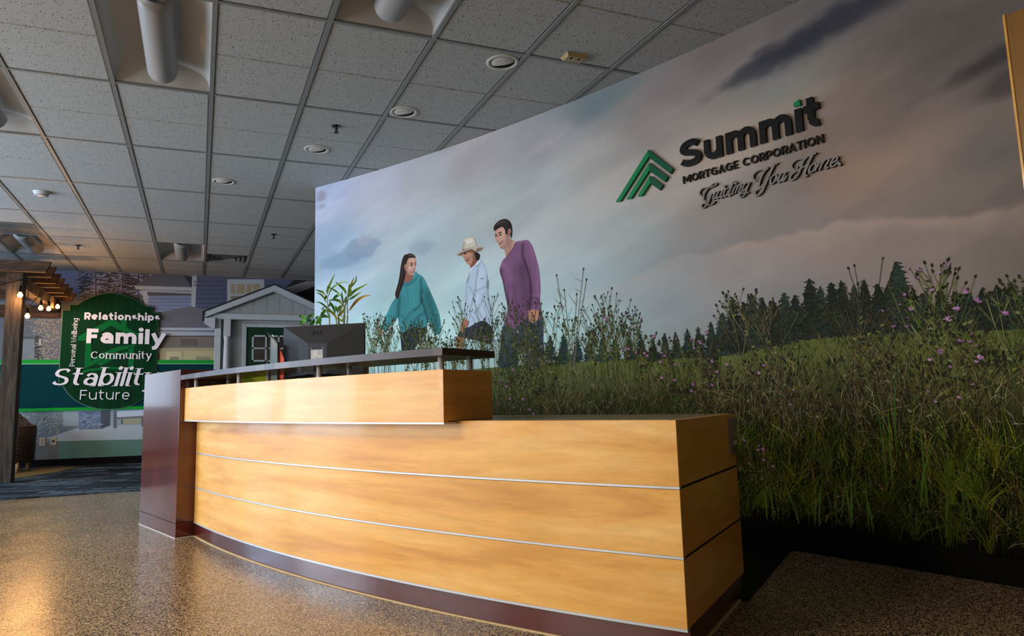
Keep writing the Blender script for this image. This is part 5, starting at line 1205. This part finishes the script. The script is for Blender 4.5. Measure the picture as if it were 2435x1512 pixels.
# outlets
def outlet(px, py, label):
    c = at_y(px, py, YB); r = thing('wall_outlet', label, 'outlet', (c.x, YB, c.z), 'outlet plates on the back wall')
    mb = MB(); mb.box((c.x - .04, YB - .012, c.z - .06), (c.x + .04, YB - .0045, c.z + .06)); bevel(mb.build('cover_plate', M_beige2, r), .002, 1)
    for s in ((-.02, .02) if px < 110 else (0,)):
        mb = MB(); mb.box((c.x - .016, YB - .0135, c.z + s - .012), (c.x + .016, YB - .012, c.z + s + .012)); mb.build('socket', M_beige3 if px < 110 else M_dark, r)
M_beige2 = plain('outlet_beige', rgb(186, 172, 148), .5); M_beige3 = plain('outlet_socket', rgb(150, 136, 112), .5)
outlet(101, 1050, 'beige double outlet plate on the back wall, nearer the wicker chair'); outlet(127, 1049, 'beige jack plate on the back wall, farther from the wicker chair')

# ---------------------------------------------------------------- white porch front with a green door
YP = 11.62
M_pw = plain('porch_white', rgb(186, 194, 200), .5, 0, .4, .06, 20); M_pb = plain('porch_board', rgb(160, 164, 166), .55, 0, .35, .06, 10, (1, 1, .2)); M_shin = plain('roof_black', rgb(14, 14, 15), .6); M_pdoor = plain('door_green', rgb(6, 58, 34), .4, 0, .4, .1); M_sof = plain('soffit', rgb(140, 146, 150), .5)
POR = thing('porch_front', 'white gabled porch front with round columns against the back wall', 'porch', (1.07, YP + .2, .008))
ax = 1.067; apex = 2.715; el, ez = .045, 2.262                        # half-gable: eave x and height
sl = (apex - ez) / (ax - el)
for sg in (-1, 1):
    def gxz(u, z): return (ax + sg * (ax - u), z)
    P4 = [(ax, apex), (el, ez), (el, ez - .085), (ax, apex - .098)]
    mb = MB(); mb.prism([gxz(*p) for p in P4], lambda x, z: (x, YP - .14, z), lambda x, z: (x, YP - .10, z)); mb.build('rake_board', M_pw, POR)
    P5 = [(ax, apex + .022), (el - .03, ez + .009), (el - .03, ez - .06), (el, ez - .06), (el, ez), (ax, apex)]
    mb = MB(); mb.prism([gxz(*p) for p in P5], lambda x, z: (x, YP - .15, z), lambda x, z: (x, YB - .005, z)); mb.build('roof', M_shin, POR)
    mb = MB(); mb.prism([gxz(*p) for p in [(ax, apex - .098), (el, ez - .085), (el, ez - .095), (ax, apex - .108)]], lambda x, z: (x, YP - .10, z), lambda x, z: (x, YB - .005, z)); mb.build('soffit', M_sof, POR)
    mb = MB(); mb.prism([gxz(*p) for p in [(el - .0, ez - .085), (.2, ez - .085), (.2, 2.02), (.19, 2.02), (el, 2.13)]], lambda x, z: (x, YP - .10, z), lambda x, z: (x, YP + .25, z)); mb.build('eave_return', M_pw, POR)
    x0 = ax + sg * (ax - .245) - .045; mb = MB(); mb.box((x0, YP - .01, .008), (x0 + .09, YP + .10, 2.17)); bevel(mb.build('corner_post', M_pw, POR), .003, 1)
    cx_ = ax + sg * (ax - .378)
    mb = MB(); mb.box((cx_ - .05, YP - .07, 1.9), (cx_ + .05, YP + .03, 2.165)); mb.box((cx_ - .055, YP - .075, .008), (cx_ + .055, YP + .035, .3)); bevel(mb.build('column_block', M_pw, POR), .002, 1)
    mb = MB(); mb.lathe([(.055, .3), (.055, .33), (.043, .36), (.05, .9), (.047, 1.6), (.04, 1.82), (.038, 1.84), (.046, 1.855), (.046, 1.875), (.05, 1.9)], 24, Matrix.Translation((cx_, YP - .02, 0))); mb.build('column', M_pw, POR)
mb = MB(); mb.box((.09, YP - .06, 2.165), (2 * ax - .09, YP + .06, 2.255)); bevel(mb.build('lintel', M_pw, POR), .003, 1)
# gable boards
for k in range(9):
    a, b = .16 + k * .2016, .16 + (k + 1) * .2016 - .004; ha = lambda x: apex - .1 - sl * abs(x - ax)
    pts = [(a, 2.25), (b, 2.25), (b, max(2.251, ha(b)))] + ([(ax, ha(ax))] if a < ax < b else []) + [(a, max(2.251, ha(a)))]
    mb = MB(); mb.prism(pts, lambda x, z: (x, YP - .02, z), lambda x, z: (x, YP + .0, z)); mb.build('gable_board', M_pb, POR)
# wall boards beside and above the door
for a, b in ((.29, .40), (.404, .52), (.524, .605), (1.53, 1.61), (1.614, 1.73), (1.734, 1.85)):
    mb = MB(); mb.box((a, YP + .08, .008), (b, YP + .1, 2.17)); mb.build('wall_board', M_pb, POR)
for k in range(4): 
    a = .605 + k * .2315; mb = MB(); mb.box((a, YP + .08, 2.10), (a + .228, YP + .1, 2.17)); mb.build('wall_board', M_pb, POR)
for a, b, z0, z1 in ((.605, .672, .008, 2.11), (1.463, 1.53, .008, 2.11), (.672, 1.463, 2.06, 2.11)):
    mb = MB(); mb.box((a, YP + .05, z0), (b, YP + .1, z1)); bevel(mb.build('door_trim', M_pw, POR), .004, 1)
door = thing('porch_door', 'dark green door with a white four-pane window, behind the monitor', 'door', (1.067, YP + .08, .01))
mb = MB(); mb.box((.674, YP + .075, .012), (1.461, YP + .115, 2.058)); mb.build('leaf', M_pdoor, door)
M_pane = plain('door_pane', rgb(72, 66, 60), .12, 0, .6, .5, 5)
wx0, wx1, wz0, wz1 = .757, 1.377, 1.515, 1.935
for a, b, z0, z1 in ((wx0, wx1, wz1 - .025, wz1), (wx0, wx1, wz0, wz0 + .025), (wx0, wx0 + .025, wz0, wz1), (wx1 - .025, wx1, wz0, wz1), (wx0 + .2, wx0 + .222, wz0, wz1), (wx0 + .398, wx0 + .42, wz0, wz1), (wx0, wx1, 1.715, 1.737)):
    mb = MB(); mb.box((a, YP + .062, z0), (b, YP + .078, z1)); mb.build('muntin', M_pw, door)
for a, b in ((wx0 + .025, wx0 + .2), (wx0 + .222, wx0 + .398), (wx0 + .42, wx1 - .025)):
    for z0, z1 in ((wz0 + .025, 1.715), (1.737, wz1 - .025)):
        mb = MB(); mb.box((a, YP + .070, z0), (b, YP + .076, z1)); mb.build('pane', M_pane, door)
mb = MB(); mb.lathe([(0, 0), (.028, 0), (.03, .02), (.012, .03), (.012, .05), (.028, .06), (.028, .08), (0, .085)], 18, Matrix.Translation((.74, YP + .075, 1.0)) @ Matrix.Rotation(math.pi / 2, 4, 'X')); mb.build('knob', M_steel, door)

# ---------------------------------------------------------------- timber pergola
t = NT('rough_timber'); v = t.coords((1.2, 14, 14)); nn = t.noise(v, 3, 6, .6, .8)
M_timx = t.set(.75, 0, .25, t.ramp(nn, [(.25, rgb(26, 17, 12)), (.5, rgb(66, 45, 30)), (.75, rgb(100, 72, 50))]))
t = NT('rough_timber_upright'); v = t.coords((14, 14, 1.2)); nn = t.noise(v, 3, 6, .6, .8)
M_timz = t.set(.75, 0, .25, t.ramp(nn, [(.25, rgb(24, 19, 16)), (.5, rgb(58, 48, 40)), (.75, rgb(86, 72, 60))]))
t = NT('rough_timber_deep'); v = t.coords((14, 1.2, 14)); nn = t.noise(v, 3, 6, .6, .8)
M_timy = t.set(.75, 0, .25, t.ramp(nn, [(.25, rgb(26, 18, 13)), (.5, rgb(60, 42, 28)), (.75, rgb(92, 66, 44))]))
PG = thing('pergola', 'rustic brown timber pergola with overhanging rafters at the left', 'pergola', (-2.1, 10.7, 0))
mb = MB(); mb.box((-2.135, 9.61, .008), (-1.965, 9.78, 2.44)); bevel(mb.build('post', M_timz, PG), .006, 1)
mb = MB(); mb.box((-4.9, 9.61, .008), (-4.75, 9.76, 2.44)); bevel(mb.build('post', M_timz, PG), .006, 1)
mb = MB(); mb.box((-2.11, 9.78, 2.28), (-1.99, YB - .02, 2.44)); bevel(mb.build('beam', M_timy, PG), .006, 1)
for k in range(7):
    y = 9.45 + k * (11.9 - 9.45) / 6; zz_ = 2.425 + .012 * (k % 2); xe = -1.66 - .015 * k
    mb = MB(); mb.prism([(-5.2, zz_), (xe - .055, zz_), (xe, zz_ + .128), (-5.2, zz_ + .128)], lambda x, z: (x, y, z), lambda x, z: (x, y + .045, z)); bevel(mb.build('rafter', M_timx, PG), .003, 1)
mb = MB(); mb.box((-5.2, 9.80, 2.28), (-2.1, 9.85, 2.40)); mb.build('cross_beam', M_timx, PG)
mb = MB(); mb.box((-5.2, YB - .07, 2.2), (-1.99, YB - .02, 2.38)); mb.build('ledger', M_timx, PG)

# string of festoon bulbs
SL = thing('string_lights', 'black festoon string with glowing amber bulbs on the pergola', 'string lights', (-2, 10.6, 2.3))
t = NT('bulb_glow'); t.p.inputs['Emission Color'].default_value = (1, .46, .10, 1); t.p.inputs['Emission Strength'].default_value = 6; M_bulb = t.set(.2, 0, .5, (1, .6, .25))
bulbs = [(48, 700, 9.54, .0), (65, 750, 10.25, 0), (97, 731, 10.6, 0), (116, 733, 11.1, 0), (137, 728, 11.65, 0)]
tops = []
for px, py, y, _ in bulbs:
    c = at_y(px, py, y); x, z = c.x, c.z
    mb = MB(); mb.lathe([(0, .1), (.006, .1), (.015, .085), (.017, .04), (.02, .036), (.02, .028), (.0, .026)], 14, Matrix.Translation((x, y, z))); so = mb.build('socket', M_black, SL)
    mb = MB(); mb.lathe([(.013, .03), (.017, .018), (.028, .0), (.029, -.014), (.02, -.032), (.0, -.038)], 16, Matrix.Translation((x, y, z))); mb.build('bulb', M_bulb, so)
    tops.append((x, y, z + .1))
    l = bpy.data.lights.new('bulb_light', 'POINT'); l.energy = 6; l.color = (1, .5, .16); l.shadow_soft_size = .03
    lo = bpy.data.objects.new('bulb_light', l); COL.objects.link(lo); lo.location = (x, y - .05, z - .05); 
mb = MB(); pts = [(-3.4, 9.60, 2.30), (-2.9, 9.56, 2.21), (-2.4, 9.56, 2.22), (-1.95, 9.6, 2.36)]
for a in tops: pts.append(a)
hooks = [(-1.95, 9.8, 2.3), (-1.97, 10.5, 2.29), (-1.98, 10.85, 2.30), (-1.98, 11.35, 2.32), (-1.98, 11.8, 2.36)]
path = pts[:4]
for a, b in zip(tops, hooks): path += [a, b]
mb.tube(smooth_path(path, 5), .0055, 6); mb.build('cord', M_black, SL)

# ---------------------------------------------------------------- wicker armchair
CHR = thing('wicker_chair', 'brown woven wicker armchair with a dark seat cushion behind the post', 'chair', (-2.42, 11.3, .0135))
t = NT('wicker'); v = t.coords((1, 1, 1)); w1 = t.n('ShaderNodeTexWave', _wave_type='BANDS', _bands_direction='Z'); t.l(v, w1.inputs[0]); w1.inputs['Scale'].default_value = 22
w2 = t.n('ShaderNodeTexWave', _wave_type='BANDS', _bands_direction='DIAGONAL'); t.l(v, w2.inputs[0]); w2.inputs['Scale'].default_value = 14
wm = t.mul(w1.outputs[0], w2.outputs[0]); t.bump(wm, .8, .02)
M_wick = t.set(.6, 0, .35, t.ramp(wm, [(.05, rgb(26, 16, 12)), (.5, rgb(96, 66, 52)), (1, rgb(150, 112, 92))]))
def cpt(a, r, z): return (-2.42 + r * .34 * math.cos(a), 11.35 + r * .33 * math.sin(a), z)
# wrap-round shell: arms at the right front, sweeping up to a tall back at the left rear
n = 40; mbS = MB(); vv = []
for i in range(n + 1):
    a = math.radians(-60 + 300 * i / n); top = .60 + .32 * max(0, math.cos(a - math.radians(125))) ** 1.6
    for r_, z in ((1.0, .14), (1.03, .35), (1.07, top - .02), (1.05, top), (.97, top), (.94, top - .03), (.92, .35), (.9, .16)): vv.append(cpt(a, r_, z))
mbS.add(vv, [(i * 8 + k, i * 8 + (k + 1) % 8, (i + 1) * 8 + (k + 1) % 8, (i + 1) * 8 + k) for i in range(n) for k in range(8)] + [tuple(range(8)), tuple(n * 8 + k for k in reversed(range(8)))], None, True)
mbS.build('woven_shell', M_wick, CHR)
mb = MB(); mb.tube([cpt(math.radians(-60 + 300 * i / n), 1.0, .605 + .32 * max(0, math.cos(math.radians(-60 + 300 * i / n - 125))) ** 1.6) for i in range(n + 1)], .022, 8); mb.build('rolled_edge', M_wick, CHR)
for i in range(0, n, 1):                                               # woven strands standing proud
    pass
mb = MB()
for k in range(17):
    z = .17 + k * .026
    mb.tube([cpt(math.radians(-60 + 300 * i / n), 1.035 + .012 * (1 if (i + k) % 2 else -1) + .02 * (z - .15), z) for i in range(n + 1)], .0075, 5)
tag(mb.build('strands', M_wick, CHR), kind='stuff')
mb = MB(); mb.lathe([(0, .36), (.28, .36), (.3, .38), (.3, .44), (.28, .46), (0, .465)], 28, Matrix.Translation((-2.42, 11.35, 0))); mb.build('seat_cushion', plain('navy_cushion', rgb(30, 32, 44), .9), CHR)
mb = MB(); mb.lathe([(0, .15), (.32, .15), (.32, .34), (0, .35)], 28, Matrix.Translation((-2.42, 11.35, 0))); mb.build('seat_base', M_wick, CHR)
for a in (-50, 40, 130, 220):
    x, y, _ = cpt(math.radians(a), .93, 0); mb = MB(); mb.lathe([(0, .0135), (.02, .0135), (.028, .15), (0, .15)], 10, Matrix.Translation((x, y, 0))); mb.build('leg', plain('chair_leg', rgb(150, 112, 70), .5) if 'chair_leg' not in bpy.data.materials else bpy.data.materials['chair_leg'], CHR)
# jute rug under the chair
poly = [(-5.0, 9.9), (-2.4, 10.05), (-1.98, 10.35), (-1.72, 10.95), (-1.6, 11.75), (-5, 11.9)]
mb = MB(); mb.prism(poly, lambda x, y: (x, y, .008), lambda x, y: (x, y, .013)); tag(mb.build('jute_rug', M_rug), 'tan woven rug under the wicker chair', 'rug')
# ================================================================ plants behind the desk
M_leaf = plain('bamboo_leaf', rgb(136, 178, 58), .45, 0, .4, .25, 30, (1, 1, 1)); M_leaf2 = plain('bamboo_leaf_yellow', rgb(200, 190, 76), .45, 0, .4, .2, 30); M_leaf3 = plain('glossy_leaf', rgb(84, 150, 40), .35, 0, .5, .15, 30); M_dry = plain('dry_leaf', rgb(206, 160, 72), .5, 0, .4, .15, 30); M_cane = plain('bamboo_cane', rgb(150, 146, 66), .4, 0, .4, .2, 30)
def cz(x, y): return (750 + x * 150 / 1418, 640 + y * 150 / 1418)
YQ = 5.95
def leaf(par, pts, w, m_, yoff=0.0, fold=.3):
    sp = smooth_path([cz(*p) for p in pts], 4); P = [at_y(p[0], p[1], YQ + yoff + .05 * math.sin(i * .3)) for i, p in enumerate(sp)]; n = len(P); mb = MB(); vv = []
    for i, p in enumerate(P):
        t_ = (P[min(n - 1, i + 1)] - P[max(0, i - 1)]).normalized(); sd = t_.cross(Vector((0, 1, 0))).normalized()
        f = i / (n - 1); h_ = w * (math.sin(math.pi * min(1, f ** .8)) ** .8) / 2 + .0004
        vv += [p + sd * h_ + Vector((0, -fold * h_, 0)), p, p - sd * h_ + Vector((0, -fold * h_, 0))]
    mb.add(vv, [(i * 3 + k, i * 3 + k + 1, i * 3 + 4 + k, i * 3 + 3 + k) for i in range(n - 1) for k in (0, 1)], None, True)
    mb.build('leaf', m_, par, fix=False)
b0 = at_y(812, 778, YQ)
BAM = thing('bamboo_plant', 'spindly potted bamboo with long thin leaves behind the monitor', 'plant', (b0.x, YQ, 0))
M_pot = plain('planter_grey', rgb(92, 92, 94), .5)
def planter(par, x, y, z, r):
    mb = MB(); mb.lathe([(0, .001), (r * .7, .001), (r, z - .02), (r * 1.04, z - .02), (r * 1.04, z), (r * .93, z), (r * .9, z - .05), (0, z - .05)], 28, Matrix.Translation((x, y, 0))); mb.build('planter', M_pot, par)
    mb = MB(); mb.lathe([(0, z - .035), (r * .91, z - .045)], 20, Matrix.Translation((x, y, 0))); mb.build('soil', M_dark_carpet, par)
planter(BAM, b0.x, YQ, .86, .15)
for pts in ([(320, 1300), (310, 1100), (280, 850), (262, 600), (268, 480)], [(480, 1300), (470, 1150), (430, 1000), (290, 890)], [(700, 1320), (725, 1050), (715, 800), (745, 620), (760, 450)], [(630, 1320), (645, 1000), (640, 850), (600, 700), (590, 560)], [(520, 1320), (510, 1100), (500, 960)], [(645, 900), (700, 700), (720, 580)], [(560, 1320), (520, 1080), (600, 830), (660, 680)]):
    sp = [at_y(*cz(*p), YQ) for p in smooth_path(pts, 4)]; sp = [Vector((b0.x + (q.x - b0.x) * (.35 if k == 0 else 1), YQ, .82)) if k == 0 else q for k, q in enumerate(sp)]
    mb = MB(); mb.tube(sp, [.0065 - .004 * i / len(sp) for i in range(len(sp))], 7); mb.build('cane', M_cane, BAM)
for pts, w, m_ in (([(262, 560), (275, 460), (340, 310), (440, 90)], .03, M_leaf), ([(215, 590), (170, 520), (80, 490), (-10, 455)], .024, M_leaf), ([(245, 760), (190, 640), (110, 560), (0, 525)], .022, M_leaf), ([(280, 640), (350, 460), (480, 350), (660, 285), (745, 320)], .018, M_leaf), ([(690, 570), (650, 470), (560, 380), (440, 275)], .034, M_leaf),
                     ([(780, 440), (790, 370), (840, 260), (880, 180)], .024, M_leaf2), ([(785, 430), (840, 350), (905, 270), (922, 130)], .022, M_leaf), ([(780, 620), (850, 510), (980, 430), (1200, 310)], .032, M_leaf), ([(750, 690), (830, 640), (940, 570), (1040, 500)], .026, M_leaf), ([(750, 950), (860, 790), (980, 670), (1130, 600), (1250, 590)], .036, M_dry),
                     ([(590, 575), (500, 590), (430, 640), (390, 690)], .036, M_leaf3), ([(560, 560), (480, 510), (400, 460), (230, 370)], .022, M_leaf), ([(600, 800), (540, 720), (430, 690), (290, 700)], .034, M_leaf), ([(440, 1000), (420, 900), (360, 790), (300, 700)], .034, M_leaf3), ([(500, 980), (480, 900), (445, 810)], .03, M_leaf3), ([(500, 950), (540, 860), (600, 800)], .034, M_leaf), ([(530, 990), (580, 850), (640, 760)], .03, M_leaf3),
                     ([(620, 760), (600, 640), (590, 490)], .026, M_leaf3), ([(450, 1050), (360, 960), (250, 860), (120, 760), (0, 740)], .026, M_leaf), ([(480, 1180), (450, 1060), (330, 940), (230, 920), (110, 900)], .030, M_leaf2), ([(530, 1070), (600, 960), (690, 860)], .032, M_leaf2), ([(640, 760), (680, 660), (720, 590)], .026, M_leaf), ([(740, 640), (770, 500), (760, 330)], .05, M_leaf), ([(590, 1180), (540, 1130), (480, 1080)], .03, M_leaf), ([(600, 1190), (620, 1130), (640, 1070)], .028, M_leaf2), ([(320, 1120), (290, 1000), (250, 930)], .028, M_leaf3), ([(680, 780), (690, 720), (730, 680)], .026, M_leaf), ([(300, 850), (320, 800), (345, 740)], .026, M_leaf3), ([(710, 1080), (640, 1060), (560, 1060)], .012, M_dry), ([(150, 900), (175, 870), (195, 850)], .018, M_leaf3), ([(215, 600), (230, 640), (262, 650)], .05, M_leaf)):
    leaf(BAM, pts, w * .68, m_, random.uniform(-.08, .1))
u0 = at_y(775, 790, YQ - .25)
UMB = thing('umbrella_plant', 'small leafy plant with oval glossy leaflets left of the bamboo', 'plant', (u0.x - .02, YQ - .3, 0))
YQ -= .28; planter(UMB, u0.x - .03, YQ, .84, .12)
for c_, ls in (((-205, 1130), [((-205, 1130), (-300, 1060), (-380, 1060)), ((-200, 1130), (-120, 1050), (0, 1020)), ((-205, 1135), (-290, 1180), (-360, 1250)), ((-200, 1135), (-130, 1150), (-100, 1190)), ((-140, 1260), (-50, 1200), (-20, 1110))]), ((120, 1095), [((120, 1095), (170, 980), (275, 905)), ((125, 1095), (200, 1050), (310, 1095)), ((115, 1095), (50, 1080), (0, 1130)), ((112, 1100), (50, 1180), (10, 1260)), ((122, 1100), (95, 1180), (120, 1270))])):
    for l_ in ls: leaf(UMB, list(l_), .026, M_leaf3, random.uniform(-.03, .03), .2)
    a = at_y(*cz(*c_), YQ); mb = MB(); mb.tube(smooth_path([(u0.x - .03, YQ, .8), ((u0.x - .03 + a.x) / 2, YQ, 1.0), tuple(a)], 4), .004, 6); mb.build('stem', M_leaf3, UMB)
YQ += .28

# ---------------------------------------------------------------- file holder, folders and small things by the monitor
f0 = at_y(640, 830, 4.72); ZW = .7385
FH = thing('file_holder', 'black wire file holder standing left of the monitor', 'file holder', (f0.x, 4.72, ZW)); M_wire = plain('black_wire', rgb(18, 18, 19), .4)
def fpt(px, py, y): q = at_y(px, py, y); return (q.x, q.y, q.z)
tl, tr_ = fpt(637, 792, 4.72), fpt(662, 814, 4.45)
mb = MB(); mb.tube([(tl[0], tl[1], ZW), tl], .006, 8); mb.build('upright', M_wire, FH)
mb = MB(); mb.tube([(tr_[0], tr_[1], ZW), tr_], .006, 8); mb.build('upright', M_wire, FH)
mb = MB(); mb.tube([tl, tr_], .005, 8); mb.build('top_rail', M_wire, FH)
mb = MB(); mb.tube([(tl[0], tl[1], ZW + .006), (tr_[0], tr_[1], ZW + .006), (tr_[0] + .09, tr_[1] + .07, ZW + .006), (tl[0] + .09, tl[1] + .07, ZW + .006), (tl[0], tl[1], ZW + .006)], .006, 8); mb.build('base_frame', M_wire, FH)
def sheet(name, label, cat, a, b, z0, z1a, z1b, m_, th=.003):
    d = Vector((b[0] - a[0], b[1] - a[1], 0)).normalized(); nrm = Vector((d.y, -d.x, 0)) * th; mb = MB()
    vv = [(a[0], a[1], z0), (b[0], b[1], z0), (b[0], b[1], z1b), (a[0], a[1], z1a)]; vv += [(p[0] + nrm.x, p[1] + nrm.y, p[2]) for p in vv]
    mb.add(vv, [(0, 1, 2, 3), (7, 6, 5, 4)] + [(k, (k + 1) % 4, 4 + (k + 1) % 4, 4 + k) for k in range(4)]); tag(mb.build(name, m_), label, cat)
lerp = lambda f, o=0: (tl[0] + (tr_[0] - tl[0]) * f + o, tl[1] + (tr_[1] - tl[1]) * f + o * .6)
sheet('clear_folder', 'grey translucent folder standing in the file holder', 'folder', lerp(.12, .012), lerp(.86, .012), ZW + .012, tl[2] - .02, tr_[2] - .012, plain('smoky_plastic', rgb(104, 118, 122), .2, 0, .5, .15, 5))
sheet('yellow_paper', 'yellow paper sheet at the left of the file holder', 'paper', lerp(.02, .022), lerp(.22, .022), ZW + .012, tl[2] - .02, tl[2] - .07, plain('yellow_paper', rgb(206, 192, 98), .7, 0, .3, .15, 8))
sheet('white_paper', 'white paper sheet curling over the file holder top', 'paper', lerp(.0, .03), lerp(.16, .03), ZW + .012, tl[2] - .006, tl[2] - .02, plain('white_paper', rgb(214, 216, 210), .7))
sheet('red_folder', 'orange red folder between the file holder and the monitor', 'folder', lerp(.99, .01), lerp(1.14, .03), ZW + .012, tr_[2] - .03, tr_[2] - .1, plain('red_card', rgb(214, 82, 52), .6, 0, .3, .1), .006)
# lime folder lying under the counter and a small wooden block
ga, gb = at_y(574, 896, 4.86), at_y(646, 890, 4.78)
mb = MB(); mb.prism([(ga.x, ZW + .001), (gb.x, ZW + .001), (gb.x, gb.z), (ga.x, ga.z)], lambda x, z: (x, 4.82, z), lambda x, z: (x, 4.86, z)); bevel(tag(mb.build('lime_binder', plain('lime_card', rgb(168, 190, 40), .5)), 'lime green binder standing upright behind the counter posts', 'binder'), .004, 2)
w0 = at_y(869, 882, 4.4); 
tag(MB().box((w0.x - .018, 4.38, ZW + .0005), (w0.x + .016, 4.42, w0.z + .03)).build('wooden_block', plain('block_wood', rgb(190, 150, 92), .5, 0, .4, .3, 20, (1, 1, 6))), 'small upright wooden block beside the monitor stand', 'block')
